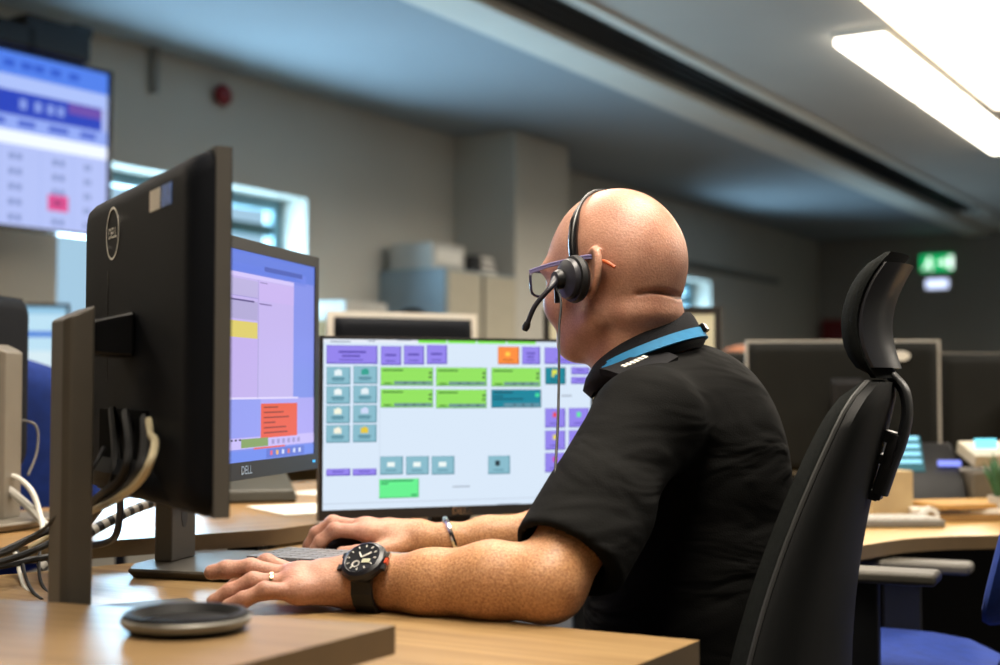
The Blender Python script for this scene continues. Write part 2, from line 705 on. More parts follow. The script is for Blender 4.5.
# left wall with two window openings
WZ0, WZ1 = 1.0, 2.0
WA0, WA1 = 4.15, 5.85
WB0, WB1 = 10.7, 11.5
mb = MB()
for a, b_, z0, z1 in ((U0, WA0, 0, CEIL), (WA1, WB0, 0, CEIL), (WB1, U1, 0, CEIL), (WA0, WA1, 0, WZ0), (WA0, WA1, WZ1, CEIL), (WB0, WB1, 0, WZ0), (WB0, WB1, 1.93, CEIL)):
    room_box(mb, a, b_, VL - 0.3, VL, z0, z1, M_WALL)
struct(mb.build('wall_left', smooth=False))
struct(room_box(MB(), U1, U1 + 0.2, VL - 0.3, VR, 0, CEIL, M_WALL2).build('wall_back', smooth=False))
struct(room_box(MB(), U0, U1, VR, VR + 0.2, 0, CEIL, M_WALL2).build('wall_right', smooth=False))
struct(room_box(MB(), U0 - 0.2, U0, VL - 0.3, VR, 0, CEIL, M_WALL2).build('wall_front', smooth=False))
struct(room_box(MB(), 7.31, 8.0, VL, -4.28, 0, CEIL, M_WALL).build('pillar', bevel=0.01))
struct(room_box(MB(), U0, 7.31, VL, VL + 0.015, 0, 0.1, M_GREY).build('baseboard_left', smooth=False))

M_FRAME = mat('window_frame_paint', '#7297a2', 0.5, var=0.03)
M_FRAMED = mat('window_frame_dark', '#274a4c', 0.5, var=0.05)


def window(name, u0, u1, z0, z1, cols):
    root = MB()
    w = 0.06
    v0, v1 = VL - 0.24, VL - 0.18
    for a, b_, c, d in ((u0, u1, z0, z0 + w), (u0, u1, z1 - w, z1), (u0, u0 + w, z0 + w, z1 - w), (u1 - w, u1, z0 + w, z1 - w)):
        room_box(root, a, b_, v0, v1, c, d, M_FRAME)
    for k in range(1, cols):
        uu = u0 + (u1 - u0) * k / cols
        room_box(root, uu - 0.025, uu + 0.025, v0, v1, z0 + w, z1 - w, M_FRAME)
    room_box(root, u0 + w, u1 - w, v0, v1 - 0.01, z1 - 0.2, z1 - 0.14, M_FRAMED)
    o = struct(root.build(name, smooth=False))
    s_ = MB()
    room_box(s_, u0, u1, VL - 0.18, VL + 0.04, z0 - 0.03, z0 - 0.001, M_LGREY)
    so = s_.build('window_sill', o, smooth=False)
    struct(so)
    return o


window('window_1', WA0, WA1, WZ0, WZ1, 2)
window('window_2', WB0, WB1, WZ0, 1.93, 1)
# dark strip put in for the window-head shadow along the far wall
struct(room_box(MB(), 8.9, 13.2, VL, VL + 0.03, 2.02, 2.07, M_GREY).build('shadow_strip', smooth=False))

# ------------------------------------------------------------------ ceiling luminaires (two rows of fittings plus unseen panels added for fill)
M_DIFF = glow('#fff6e4', 7.0)
M_DIFF2 = glow('#fff0d8', 5.0)


def luminaire(label, u0, u1, v0, v1, watts, m, group='ceiling lights', drop=0.03, spread=125):
    c = uv((u0 + u1) / 2, (v0 + v1) / 2, CEIL)
    t = thing('ceiling_light', label, 'ceiling light', c, UANG, group)
    L, W = u1 - u0, v1 - v0
    mb = MB()
    mb.box((0, 0, -drop / 2), (L, W, drop), M_WHITE)
    mb.build('housing', t, bevel=0.004)
    d = MB()
    d.box((0, 0, -drop - 0.014), (L - 0.02, W - 0.02, 0.028), m)
    d.build('diffuser', t, smooth=False)
    if watts:
        la = bpy.data.lights.new('lamp', 'AREA')
        la.shape = 'RECTANGLE'
        la.size, la.size_y = L, W
        la.energy = watts
        la.color = (1.0, 0.90, 0.77)
        la.spread = math.radians(spread)
        lo = bpy.data.objects.new('lamp', la)
        lo.location = (c.x, c.y, CEIL - drop - 0.035)
        lo.rotation_euler = (0, 0, UANG)
        COL.objects.link(lo)
    return t


luminaire('slim lit ceiling light, end nearest the head in view', 6.05, 7.45, -1.90, -1.66, 50, M_DIFF, spread=165)
luminaire('slim lit ceiling light second along its row', 7.50, 9.4, -1.90, -1.66, 50, M_DIFF, spread=165)
luminaire('wide glowing ceiling light panel at the top right', 5.2, 7.9, -1.58, -0.95, 50, M_DIFF2, spread=165)
luminaire('slim ceiling light over the seated man', 1.7, 3.3, -1.90, -1.66, 26, M_DIFF, spread=140)
luminaire('wide ceiling light panel above and behind the black chair', 0.5, 2.6, -0.75, -0.25, 40, M_DIFF2)
luminaire('wide ceiling light panel over the near desk', -1.6, 0.3, -1.0, -0.5, 4, M_DIFF2)
luminaire('unseen ceiling light panel added as fill by the left wall, beside the television', 0.6, 2.6, -4.2, -3.7, 18, M_DIFF2, spread=175)  # out-of-view panel added to brighten the television wall
luminaire('unseen fill light panel added to the right of the curved desk, nearer one', 3.4, 5.2, 0.9, 1.4, 95, M_DIFF2, spread=175)  # added out of view to lift the ambient light of the room
luminaire('unseen fill light panel added to the right of the curved desk, farther one', 7.0, 9.0, 0.9, 1.4, 70, M_DIFF2, spread=175)  # second added panel, also for ambient fill

# ------------------------------------------------------------------ things on the walls
bell = on_wall(223, 95, VL + 0.035)
R = Matrix((UA, V3((0, 0, 1)), VA)).transposed()
t = thing('fire_alarm_bell', 'small dark red round alarm bell high on the left wall', 'alarm bell', bell)
MB().lathe([(0.0, 0.03), (0.03, 0.03), (0.05, 0.015), (0.055, -0.0), (0.05, -0.01), (0.0, -0.01)], M_RED, R=R).build('gong', t)
MB().box((0, 0, 0), (0.05, 0.05, 0.06), M_BLACK, R).build('mount', t).location = -VA * 0.02
pc = on_wall(155, 65, VL + 0.025)
o = MB().tube([(pc.x, pc.y, 2.36), (pc.x, pc.y, CEIL)], 0.022, M_WALL2).build('conduit')
tag(o, 'short grey vertical conduit pipe near the wall top', 'conduit')

# television on its bracket
tvr, tvl = at(108, 155, 5.75), at(-185, 150, 4.7)
tvd = (V3((tvr.x, tvr.y, 0)) - V3((tvl.x, tvl.y, 0)))
TVW = tvd.length
tvd.normalize()
TVH = 0.70
tvc = (tvr + tvl) / 2
tvrot = math.atan2(tvd.y, tvd.x)
tvz = at(108, 156, 5.75).z
t = thing('television', 'large wall television showing a blue and white table', 'television', (tvc.x, tvc.y, tvz - TVH / 2), tvrot)
mb = MB()
w = 0.012
for c, sz in (((0, 0, w / 2), (TVW, 0.05, w)), ((0, 0, TVH - w / 2), (TVW, 0.05, w)), ((-TVW / 2 + w / 2, 0, TVH / 2), (w, 0.05, TVH - 2 * w)), ((TVW / 2 - w / 2, 0, TVH / 2), (w, 0.05, TVH - 2 * w))):
    mb.box(c, sz, M_BLACK2)
mb.build('bezel', t, smooth=False)
MB().box((0, 0.03, TVH / 2), (TVW - 0.03, 0.045, TVH - 0.03), M_BLACK).build('back_case', t)
# table picture
S = MB()
SW, SH = TVW - 2 * w, TVH - 2 * w
TL = 0.008 - 0.02


def tvrect(x0, y0, x1, y1, m, lay):
    """fractions from the top right corner leftwards (metres) and downwards (fraction)"""
    yy = -0.008 - 0.0004 * lay
    a, b_ = SW / 2 - x1, SW / 2 - x0
    z1, z0 = w + SH * (1 - y0), w + SH * (1 - y1)
    S.quad((a, yy, z0), (b_, yy, z0), (b_, yy, z1), (a, yy, z1), m)


tvrect(0, 0, SW, 1, glow('#aebcf0', 1.0), 0)
tvrect(0, 0, SW, 0.13, glow('#4f7de6', 1.0), 1)
tvrect(0, 0.13, SW, 0.22, glow('#a9bdf4', 1.0), 1)
tvrect(0.03, 0.22, SW, 0.36, glow('#2440b8', 1.0), 1)
tvrect(0.03, 0.225, 0.2, 0.29, glow('#6a4ba8', 1.0), 2)
tvrect(0, 0.36, SW, 0.45, glow('#8fa6ee', 1.0), 1)
tvrect(0.0, 0.45, SW, 0.53, glow('#e4ecff', 1.1), 1)
for r in range(5):
    y = 0.58 + r * 0.088
    for c, ww in ((0.10, 0.035), (0.245, 0.06), (0.45, 0.06), (0.6, 0.05), (0.75, 0.05), (0.9, 0.05)):
        if r == 3 and c == 0.245:
            continue
        tvrect(c - ww / 2, y, c - ww / 2 + ww * 0.42, y + 0.035, glow('#7f8fc4', 1.0), 1)
        tvrect(c + ww * 0.06, y, c + ww / 2, y + 0.035, glow('#7f8fc4', 1.0), 1)
tvrect(0.195, 0.79, 0.295, 0.885, glow('#d8488e', 1.0), 2)
tvrect(0.225, 0.822, 0.27, 0.85, glow('#9a2d6d', 1.0), 3)
for c in (0.17, 0.33, 0.52, 0.68):
    tvrect(c, 0.53, c + 0.004, 1, glow('#9fb0ea', 1.0), 1)
for x, ww in ((0.06, 0.1), (0.2, 0.12), (0.36, 0.1), (0.5, 0.12)):
    tvrect(x, 0.385, x + ww * 0.8, 0.42, glow('#4660c8', 1.0), 2)
for x in (0.22, 0.27, 0.33, 0.4):
    tvrect(x, 0.26, x + 0.035, 0.32, glow('#8096e0', 1.0), 3)
for x in (0.15, 0.24, 0.32, 0.38, 0.46):
    tvrect(x, 0.045, x + 0.05, 0.085, glow('#2f57c8', 1.0), 3)
S.build('screen', t, smooth=False)
# ceiling pole carrying it
mb = MB()
tvb = V3((-tvd.y, tvd.x, 0))
mb.tube([(0, 0.12, TVH / 2), (0, 0.12, CEIL - (tvz - TVH / 2))], 0.025, M_BLACK)
mb.box((0, 0.085, TVH / 2), (0.3, 0.06, 0.25), M_BLACK)
mb.build('mount', t)
# black equipment sitting on top of it
q = at(55, 60, 5.5)
mb = MB()
mb.box((0, 0, 0.07), (0.32, 0.12, 0.14), M_BLACK2)
mb.box((-0.25, 0, 0.05), (0.3, 0.12, 0.10), M_BLACK2)
mb.box((0.14, 0.0, 0.135), (0.10, 0.08, 0.05), M_BLACK2)
o = mb.build('equipment_box', bevel=0.015)
c = tvc + tvd * 0.33
o.location = (c.x, c.y, tvz + TVH / 2 + 0.001)
o.rotation_euler = (0, 0, tvrot)
tag(o, 'black equipment box resting on top of the television', 'box')
# hanging lead below it
lead = spline([at(-10, 281, 5.85), at(20, 281, 5.9), at(38, 270, 5.95), at(46, 245, 6.0), at(50, 225, 6.0)])
tag(MB().tube(lead, 0.011, M_GREY).build('cable'), 'thin grey cable looping down the wall below the television', 'cable')

# exit sign on the back wall
p = at(937, 263, 1)
dirv = (p - V3((0, 0, CAM_Z)))
s_ = (U1 - 0.05) / dirv.dot(UA)
ex = V3((0, 0, CAM_Z)) + dirv * s_
t = thing('exit_sign', 'glowing green emergency exit sign on the back wall', 'exit sign', ex, UANG - PI / 2)
MB().box((0, 0.02, 0), (0.34, 0.06, 0.18), M_WHITE).build('housing', t, bevel=0.01)
mb = MB()
mb.box((0, -0.014, 0), (0.33, 0.008, 0.17), glow('#0aa85e', 1.3))
wg = glow('#e8fff2', 1.5)
mb.box((-0.07, -0.02, 0.045), (0.03, 0.004, 0.03), wg)
mb.box((-0.08, -0.02, 0.005), (0.035, 0.004, 0.06), wg, (0, 0.5, 0))
mb.box((-0.11, -0.02, -0.04), (0.02, 0.004, 0.06), wg, (0, 0.9, 0))
mb.box((-0.06, -0.02, -0.045), (0.02, 0.004, 0.06), wg, (0, -0.4, 0))
mb.box((0.05, -0.02, 0), (0.08, 0.004, 0.022), wg)
mb.box((0.075, -0.02, 0.015), (0.05, 0.004, 0.02), wg, (0, 0.8, 0))
mb.box((0.075, -0.02, -0.015), (0.05, 0.004, 0.02), wg, (0, -0.8, 0))
mb.box((0.14, -0.02, 0), (0.05, 0.004, 0.13), wg)
mb.build('sign_face', t, smooth=False)
t2 = thing('emergency_lamp', 'small white glowing lamp just below the green exit sign', 'lamp', ex - V3((0, 0, 0.215)), UANG - PI / 2)
MB().box((0, 0.02, 0), (0.26, 0.06, 0.13), M_WHITE).build('housing', t2, bevel=0.02)
MB().box((0, -0.014, 0), (0.22, 0.012, 0.09), glow('#cfdcff', 1.6)).build('lens', t2, bevel=0.004)

# dark lintel of the doorway under the sign, and a red call box
lint = MB()
room_box(lint, U1 - 0.06, U1, -2.7, 0.6, 1.72, 1.8, M_GREY)
struct(lint.build('door_1', smooth=False))
d1 = bpy.data.objects['door_1']
mb = MB()
room_box(mb, U1 - 0.05, U1, -2.6, 0.5, 0, 1.72, M_WALL2)
struct(mb.build('door_leaf', d1, smooth=False))
p = at(837, 334, 1)
dirv = p - V3((0, 0, CAM_Z))
rb = V3((0, 0, CAM_Z)) + dirv * ((U1 - 0.12) / dirv.dot(UA))
t = thing('red_wall_box', 'blurred dark red box on the back wall above the dark monitors', 'red box', (rb.x, rb.y, rb.z - 0.15), UANG - PI / 2)
MB().box((0, 0.02, 0.15), (0.30, 0.16, 0.3), M_RED).build('case', t, bevel=0.01)
MB().box((0, -0.065, 0.15), (0.26, 0.01, 0.26), mat('red_door', '#6a0c14', 0.35)).build('door', t, bevel=0.004)

# cabinet by the pillar
t = thing('cabinet', 'tall cream metal two-door cabinet standing against the pillar', 'cabinet', uv(6.9, -4.5, 0), UANG)
CW, CD, CH = 0.78, 0.45, 1.66
MB().box((0, 0, CH / 2), (CW, CD, CH), M_BLUEGREY).build('carcass', t, bevel=0.004)
for s_ in (-1, 1):
    d = MB().box((s_ * CW / 4, -CD / 2 - 0.008, CH / 2), (CW / 2 - 0.035, 0.016, CH - 0.03), M_CREAM).build('door', t, bevel=0.003)
    MB().box((-s_ * 0.02 + s_ * 0.03, -CD / 2 - 0.022, CH * 0.55), (0.012, 0.012, 0.12), M_GREY).build('handle', d)
MB().box((0, -CD / 2 - 0.004, CH / 2), (0.03, 0.006, CH - 0.04), M_BLACK).build('gap_strip', t)
# things on top of the cabinet
cu = 6.9


def on_cab(mb, name, label, cat, du, dv, rz=0.0, parts=()):
    o = mb.build(name, bevel=0.006)
    o.location = uv(cu + du, -4.5 + dv, CH + 0.002)
    o.rotation_euler = (0, 0, UANG + rz)
    return tag(o, label, cat)


mb = MB().box((0, 0, 0.075), (0.34, 0.30, 0.15), M_LGREY)
mb.box((0, -0.152, 0.075), (0.26, 0.01, 0.08), M_PAPER)
on_cab(mb, 'archive_box', 'pale grey file box on top of the cream cabinet', 'box', -0.2, -0.02)
on_cab(MB().box((0, 0, 0.05), (0.10, 0.16, 0.1), M_BLACK), 'storage_case', 'small black case next to the pale file box on the cabinet', 'case', 0.03, 0.1)
for k_ in range(3):
    mb = MB().box((0, 0, 0.02), (0.26 - 0.03 * k_, 0.22, 0.035), [M_BLACK, mat('maroon_card', '#4c2a2e', 0.7), M_GREY][k_])
    mb.box((0, 0, 0.02), (0.24 - 0.03 * k_, 0.225, 0.025), M_PAPER)
    o = on_cab(mb, 'ring_binder', ['black ring binder at the bottom of the cabinet-top pile', 'maroon ring binder in the middle of the cabinet-top pile', 'grey ring binder lying on the cabinet-top pile'][k_], 'binder', 0.24, 0.0, 0.1 * k_ - 0.1)
    o.location.z += 0.039 * k_
mb = MB()
pts = [at(373, 300, 7.6), at(373, 260, 7.6), at(382, 246, 7.6), at(400, 240, 7.6), at(445, 238, 7.7)]

# ================================================================== DESKS
DZ = 0.72


def desk(name, label, poly, z, m, legs, th=0.025, panels=()):
    cx = sum(p[0] for p in poly) / len(poly)
    cy = sum(p[1] for p in poly) / len(poly)
    t = thing(name, label, 'desk', (cx, cy, 0))
    P = [(p[0] - cx, p[1] - cy) for p in poly]
    MB().prism(P, z - th, z, m, M_EDGEBAND).build('desktop', t, bevel=0.002)
    for x, y in legs:
        MB().box((x - cx, y - cy, (z - th) / 2), (0.05, 0.05, z - th), M_LEG).build('leg', t, bevel=0.004)
    for a, b_ in panels:
        a, b_ = V3(a), V3(b_)
        d = b_ - a
        MB().box(((a.x + b_.x) / 2 - cx, (a.y + b_.y) / 2 - cy, z - th - 0.22), (d.length, 0.018, 0.43), M_UNDERDESK, (0, 0, math.atan2(d.y, d.x))).build('underdesk_shade', t)  # near-black panel added to give the darkness under the desk
    return t


edge = [tuple(p)[:2] for p in spline([(0.2, 1.4, 0), (0.03, 1.5, 0), (-0.06, 1.62, 0), (-0.07, 1.80, 0), (0.02, 2.03, 0), (0.2, 2.36, 0), (0.42, 2.72, 0)], 6)]
near_poly = [(0.2 - 0.515 * 0.5, 1.4 - 0.857 * 0.5)] + edge + [(0.1, 2.96), (-0.315, 2.27), (-0.40, 2.14), (-0.68, 1.887), (-1.15, 1.48), (-0.75, 0.98)]
desk('corner_desk', 'curved wooden corner desk under the man\'s forearms', near_poly, DZ, W_NEAR, [(0.13, 1.36), (0.05, 1.2), (-0.9, 1.5), (0.2, 2.75), (-0.5, 1.95)], panels=[((-0.45, 2.05, 0), (-1.0, 1.58, 0))])
back_poly = [(-1.25, 1.53), (-0.353, 2.21), (-0.30, 2.30), (0.33, 3.35), (-0.05, 3.95), (-0.62, 3.15), (-0.88, 2.55), (-1.45, 2.22)]
desk('back_desk', 'wooden desk behind the cables and the middle monitor', back_poly, 0.75, W_BACK, [(-1.1, 1.75), (-0.42, 2.3), (-0.9, 2.4), (0.2, 3.4), (-0.1, 3.7)])
fg_poly = [(-0.0905, 1.222), (-0.395, 1.338), (-1.1, 1.60), (-1.35, 1.2), (-0.62, 0.33)]
desk('front_desk', 'blurred wooden desk end nearest the camera, holding a black dish', fg_poly, 0.765, W_FG, [(-0.62, 0.5), (-1.2, 1.2)])
rp = [tuple(p)[:2] for p in spline([(0.47, 2.28, 0), (0.62, 2.42, 0), (0.76, 2.55, 0), (0.95, 2.60, 0), (1.3, 2.60, 0), (2.0, 2.62, 0)], 5)]
right_poly = rp + [(2.1, 4.1), (0.33, 4.1), (0.36, 2.6)]
desk('curved_desk', 'curved wooden desk with clutter beyond the black chair', right_poly, 0.70, W_RIGHT, [(0.5, 2.5), (1.9, 2.75), (1.9, 3.9), (0.5, 3.9)], panels=[((0.45, 2.95, 0), (2.0, 2.95, 0))])
# narrow far desk by the left wall
t = desk('far_desk', 'far wooden desk along the left wall', [tuple(uv(a, b_))[:2] for a, b_ in ((3.2, -4.65), (5.4, -4.65), (5.4, -4.0), (3.2, -4.0))], 0.74, W_BACK, [tuple(uv(a, b_))[:2] for a, b_ in ((3.3, -4.5), (5.3, -4.5), (3.3, -4.1), (5.3, -4.1))])


# ================================================================== MONITORS
def monitor(label, c, zb, rot, W, H, draw=None, col_off=0.09, col_top=1.04, base_z=DZ, base_fwd=0.06, parts=True, edge_m=M_EDGE, back=M_BACK, bez=(0.013, 0.013, 0.022), logo=True, stand_m=M_SILVER2, off='#0a0b0d', tilt=0.0, backlogo=None, group='computer monitors', rim_e=0.0006):
    """local frame: screen faces -Y, z from the desk surface"""
    t = thing('monitor', label, 'monitor', (c[0] - math.sin(rot) * 0.008, c[1] + math.cos(rot) * 0.008, base_z), rot, group)
    z0 = zb - base_z
    bs, bt, bb = bez
    D = 0.008
    # front bezel: four bars
    mb = MB()
    mb.box((0, -D / 2, z0 + bb / 2), (W, D, bb), M_BEZEL)
    mb.box((0, -D / 2, z0 + H - bt / 2), (W, D, bt), M_BEZEL)
    mb.box((-W / 2 + bs / 2, -D / 2, z0 + bb + (H - bb - bt) / 2), (bs, D, H - bb - bt), M_BEZEL)
    mb.box((W / 2 - bs / 2, -D / 2, z0 + bb + (H - bb - bt) / 2), (bs, D, H - bb - bt), M_BEZEL)
    bzl = mb.build('bezel', t, smooth=False)
    # light side rim
    mb = MB()
    rim, e_ = 0.0145, rim_e
    for c_, sz_ in (((0, 0, z0 - e_ / 2), (W + 2 * e_, rim, e_)), ((0, 0, z0 + H + e_ / 2), (W + 2 * e_, rim, e_)), ((-W / 2 - e_ / 2, 0, z0 + H / 2), (e_, rim, H)), ((W / 2 + e_ / 2, 0, z0 + H / 2), (e_, rim, H))):
        mb.box((c_[0], 0.0002, c_[2]), sz_, edge_m)
    mb.build('side_rim', t, smooth=False)
    mb = MB()
    mb.box((0, 0.004, z0 + H / 2), (W - 0.002, 0.006, H - 0.002), M_BEZEL)
    mb.build('panel', t, smooth=False)
    # back shell: tapering rings
    mb = MB()

    def ring(y, ix, iz, n=10):
        r = 0.02
        pts = []
        for cx, cz, a0 in ((W / 2 - ix - r, H - iz - r, 0), (-W / 2 + ix + r, H - iz - r, 90), (-W / 2 + ix + r, iz + r, 180), (W / 2 - ix - r, iz + r, 270)):
            for k in range(5):
                a = math.radians(a0 + 90 * k / 4)
                pts.append((cx + r * math.cos(a), y, z0 + cz + r * math.sin(a)))
        return pts
    mb.loft([ring(0.0075, 0.0005, 0.0005), ring(0.018, 0.005, 0.005), ring(0.0275, 0.018, 0.014), ring(0.0285, 0.03, 0.024), ring(0.029, W * 0.2, H * 0.14)], back)
    sh = mb.build('back_shell', t, angle=50, fixn=True)
    # screen
    S = MB()
    x0, x1, sz0, sz1 = -W / 2 + bs, W / 2 - bs, z0 + bb, z0 + H - bt

    def rect(a, b_, c_, d, m, lay=1):
        y = -0.006 - 0.0003 * lay
        X0, X1 = x0 + (x1 - x0) * a, x0 + (x1 - x0) * c_
        Z1, Z0 = sz1 - (sz1 - sz0) * b_, sz1 - (sz1 - sz0) * d
        S.quad((X0, y, Z0), (X1, y, Z0), (X1, y, Z1), (X0, y, Z1), m)
    if draw:
        draw(rect)
    else:
        rect(0, 0, 1, 1, mat('dark_glass', off, 0.15, var=0.02), 0)
    S.build('screen', t, smooth=False)
    if logo:
        L = MB()
        L.text('DELL', 0.017, M_CHROME, Matrix.Translation((0, -D - 0.0005, z0 + bb / 2)) @ Matrix.Rotation(PI / 2, 4, 'X'))
        L.build('logo', bzl, smooth=False)
    MB().box((W / 2 - 0.02, -D - 0.0005, z0 + bb / 2), (0.005, 0.002, 0.003), glow('#3fb6ff', 2.0)).build('power_light', bzl)
    # stand
    ct = col_top - base_z
    mb = MB()
    prof = [(-0.0375, -0.015), (0.0375, -0.015), (0.0375, 0.008), (0.030, 0.015), (-0.030, 0.015), (-0.0375, 0.008)]
    r0 = [(x, col_off + y, 0.012) for x, y in prof]
    r1 = [(x, col_off + y, ct - (0.014 * (y + 0.015) / 0.03 if True else 0)) for x, y in prof]
    mb.loft([r0, r1], stand_m)
    colm = mb.build('stand_column', t, bevel=0.003, fixn=True)
    mb = MB()
    R90 = Matrix.Rotation(PI / 2, 3, 'X')
    mb.lathe([(0.0, 0), (0.012, 0), (0.012, 0.0012), (0, 0.0012)], M_BLACK, c=(0, col_off - 0.0145, 0.075), R=R90 @ Matrix.Diagonal((0.75, 1.5, 1)), n=20)
    mb.build('cable_hole', colm)
    mb = MB()
    zc = (zb + H / 2) - base_z
    zc = min(zc, ct - 0.03)
    ya, yb = 0.03, max(col_off - 0.01, 0.045)
    mb.loft([[(sx * 0.035, ya, zc + 0.004 + sz * 0.024) for sx, sz in ((-1, -1), (1, -1), (1, 1), (-1, 1))], [(sx * 0.028, yb, zc + sz * 0.017) for sx, sz in ((-1, -1), (1, -1), (1, 1), (-1, 1))]], M_BLACK2)
    mb.build('tilt_hinge', t, bevel=0.004, fixn=True)
    mb = MB()
    bp = [(-0.13, -0.10), (0.13, -0.10), (0.115, 0.07), (0.06, 0.09), (-0.06, 0.09), (-0.115, 0.07)]
    by = col_off - base_fwd
    lo = [(x * 0.93, by + y * 0.93, 0.0) for x, y in bp]
    mid = [(x, by + y, 0.009) for x, y in bp]
    hi = [(x * 0.985, by + y * 0.985, 0.0125) for x, y in bp]
    mb.loft([lo, mid, hi], stand_m)
    mb.build('stand_base', t, bevel=0.0012, fixn=True)
    return t


# --- middle monitor: radio control screen; rectangles measured on the screen as seen
def draw_main(rect):
    def uvp(x, y):
        yt, yb = 24 + (x - 30) * 0.040, 628 - (x - 52) * 0.036
        b_ = (y - yt) / (yb - yt)
        xl, xr = 30 + 24 * b_, 950 + 40 * b_
        a = (x - xl) / (xr - xl)
        a = a * 0.923 / (1 - 0.077 * a)
        return a, b_

    def r(x0, y0, x1, y1, c, lay=1, s=1.0):
        a0, b0 = uvp(x0, (y0 + y1) / 2)
        a1, b1 = uvp(x1, (y0 + y1) / 2)
        _, t0 = uvp((x0 + x1) / 2, y0)
        _, t1 = uvp((x0 + x1) / 2, y1)
        rect(a0, t0, a1, t1, glow(c, s), lay)

    def btn(x0, y0, x1, y1, c, dark, lines=1):
        r(x0, y0, x1, y1, dark, 1)
        r(x0 + 1, y0 + 1, x1 - 4, y1 - 4, c, 2)
        w_ = (x1 - x0)
        for i in range(lines):
            yy = y1 - 16 - 9 * (lines - 1 - i)
            r(x0 + w_ * 0.25, yy, x1 - w_ * 0.28, yy + 3.5, dark, 3)
    rect(0, 0, 1, 1, glow('#d3e2f2', 1.0), 0)
    rect(0, 0, 0.37, 0.022, glow('#dfe6f0', 1.0), 1)
    for i in range(4):
        r(358 + i * 102, 37 + i * 3.5, 455 + i * 102, 49 + i * 3.5, '#7be24d', 2)
    for x, w_ in ((55, 70), (185, 25), (285, 50)):
        r(x, 33, x + w_, 38, '#9aa5b8', 2)
    PUR, PD = '#8f80e6', '#5646b4'
    btn(44, 50, 220, 115, PUR, PD)
    r(85, 70, 180, 76, '#4c3ca6', 3)
    r(98, 84, 160, 90, '#4c3ca6', 3)
    for x in (232, 311, 390):
        btn(x, 56, x + 70, 122, PUR, PD)
        r(x + 14, 84, x + 52, 90, '#4c3ca6', 3)
    btn(635, 68, 708, 128, '#f58a3c', '#b8601e')
    r(660, 86, 676, 100, '#ffc94a', 3)
    btn(718, 70, 780, 130, PUR, PD)
    r(732, 90, 762, 95, '#4c3ca6', 3)
    r(736, 102, 758, 107, '#4c3ca6', 3)
    btn(795, 76, 952, 132, PUR, PD)
    TEAL, TD = '#84b6c6', '#4b8296'
    for i in range(4):
        for j in range(2):
            x, y = 48 + j * 93 + i * 2.5, 125 + i * 68 - j * 1
            btn(x, y, x + 82, y + 62, TEAL, TD)
            r(x + 18, y + 38, x + 62, y + 43, '#38707f', 3)
            icon = [['#e2eef2', '#2f9c8c'], ['#e8f0f0', '#dfeaf0'], ['#eef0dc', '#c8d4f0'], ['#f0ecd8', '#e0c23a']][i][j]
            r(x + 26, y + 12, x + 52, y + 30, icon, 3)
            r(x + 34, y + 8, x + 46, y + 14, icon, 3)
    GR, GD = '#8fdc5c', '#4d9a4c'

    def card(x0, y0, x1, y1, c, d, bar):
        r(x0, y0, x1, y1, d, 1)
        r(x0 + 1, y0 + 1, x1 - 3, y1 - 3, c, 2)
        r(x0 + 6, y0 + 7, x0 + (x1 - x0) * 0.42, y0 + 12, '#3d7a30' if c == GR else '#0b4b5e', 3)
        r(x0 + (x1 - x0) * 0.26, y1 - 15, x1 - 4, y1 - 4, bar, 3)
        for q_ in (0.45, 0.62, 0.8):
            r(x0 + (x1 - x0) * q_, y1 - 12, x0 + (x1 - x0) * q_ + 9, y1 - 7, '#3c5560', 4)
        if c == GR:
            r(x0 + 12, y1 - 12, x0 + 38, y1 - 7, '#3d7a30', 4)
            for q_ in (0.28, 0.5):
                r(x1 - 15, y0 + (y1 - y0) * q_, x1 - 7, y0 + (y1 - y0) * q_ + 7, '#1d3a2a', 4)
        else:
            r(x0 + 6, y0 + 20, x0 + 40, y0 + 24, '#0b4b5e', 4)
            r(x0 + 6, y0 + 30, x0 + 110, y0 + 34, '#0b4b5e', 4)
            r(x1 - 22, y0 + 14, x1 - 8, y0 + 26, '#3fd89a', 4)
    for row in range(2):
        for j in range(3):
            x0 = 235 + j * 191 + row * 4
            y0 = 131 + row * 76 + j * 5
            if row == 1 and j == 2:
                card(x0, y0 - 2, x0 + 172, y0 + 60, '#0f8197', '#0b5f70', '#5f8fa0')
            else:
                card(x0, y0, x0 + 181 - 6 * j, y0 + 64, GR, GD, '#6a8f8e')
    btn(802, 142, 872, 200, '#0f8294', '#0a5c6a')
    r(824, 150, 842, 165, '#d8dc4a', 3)
    r(824, 165, 832, 174, '#d8dc4a', 3)
    btn(890, 143, 952, 168, PUR, PD)
    btn(892, 176, 954, 200, PUR, PD)
    r(862, 236, 898, 242, '#a6b2c2', 2)
    for i in range(3):
        for j in range(2):
            x, y = 811 + j * 82 + i * 5, 281 + i * 75
            btn(x, y, x + 70, y + 65, PUR, PD)
            r(x + 26, y + 14, x + 40, y + 30, [['#e04858', '#5fe0a0'], ['#e8d848', '#cfc6ff'], ['#d23ca8', '#cfc6ff']][i][j], 3)
    for x in (249, 339, 428):
        btn(x, 440, x + 79, 503, TEAL, TD)
        r(x + 24, 460, x + 50, 476, '#e8f2f0', 3)
    btn(624, 440, 700, 502, TEAL, TD)
    r(648, 456, 664, 474, '#22343c', 3)
    btn(62, 482, 146, 507, PUR, PD)
    btn(154, 482, 237, 506, PUR, PD)
    r(249, 518, 388, 584, '#3aa868', 1)
    r(250, 519, 385, 581, '#62ea8c', 2)
    r(254, 522, 366, 527, '#2a9a5a', 3)
    r(254, 532, 280, 537, '#2a9a5a', 3)
    r(362, 570, 382, 576, '#2a9a5a', 3)
    r(505, 542, 565, 547, '#a6b2c2', 2)
    r(240, 130, 241.5, 580, '#bccbdc', 1)
    r(54, 590, 960, 592, '#b2c0d2', 1)
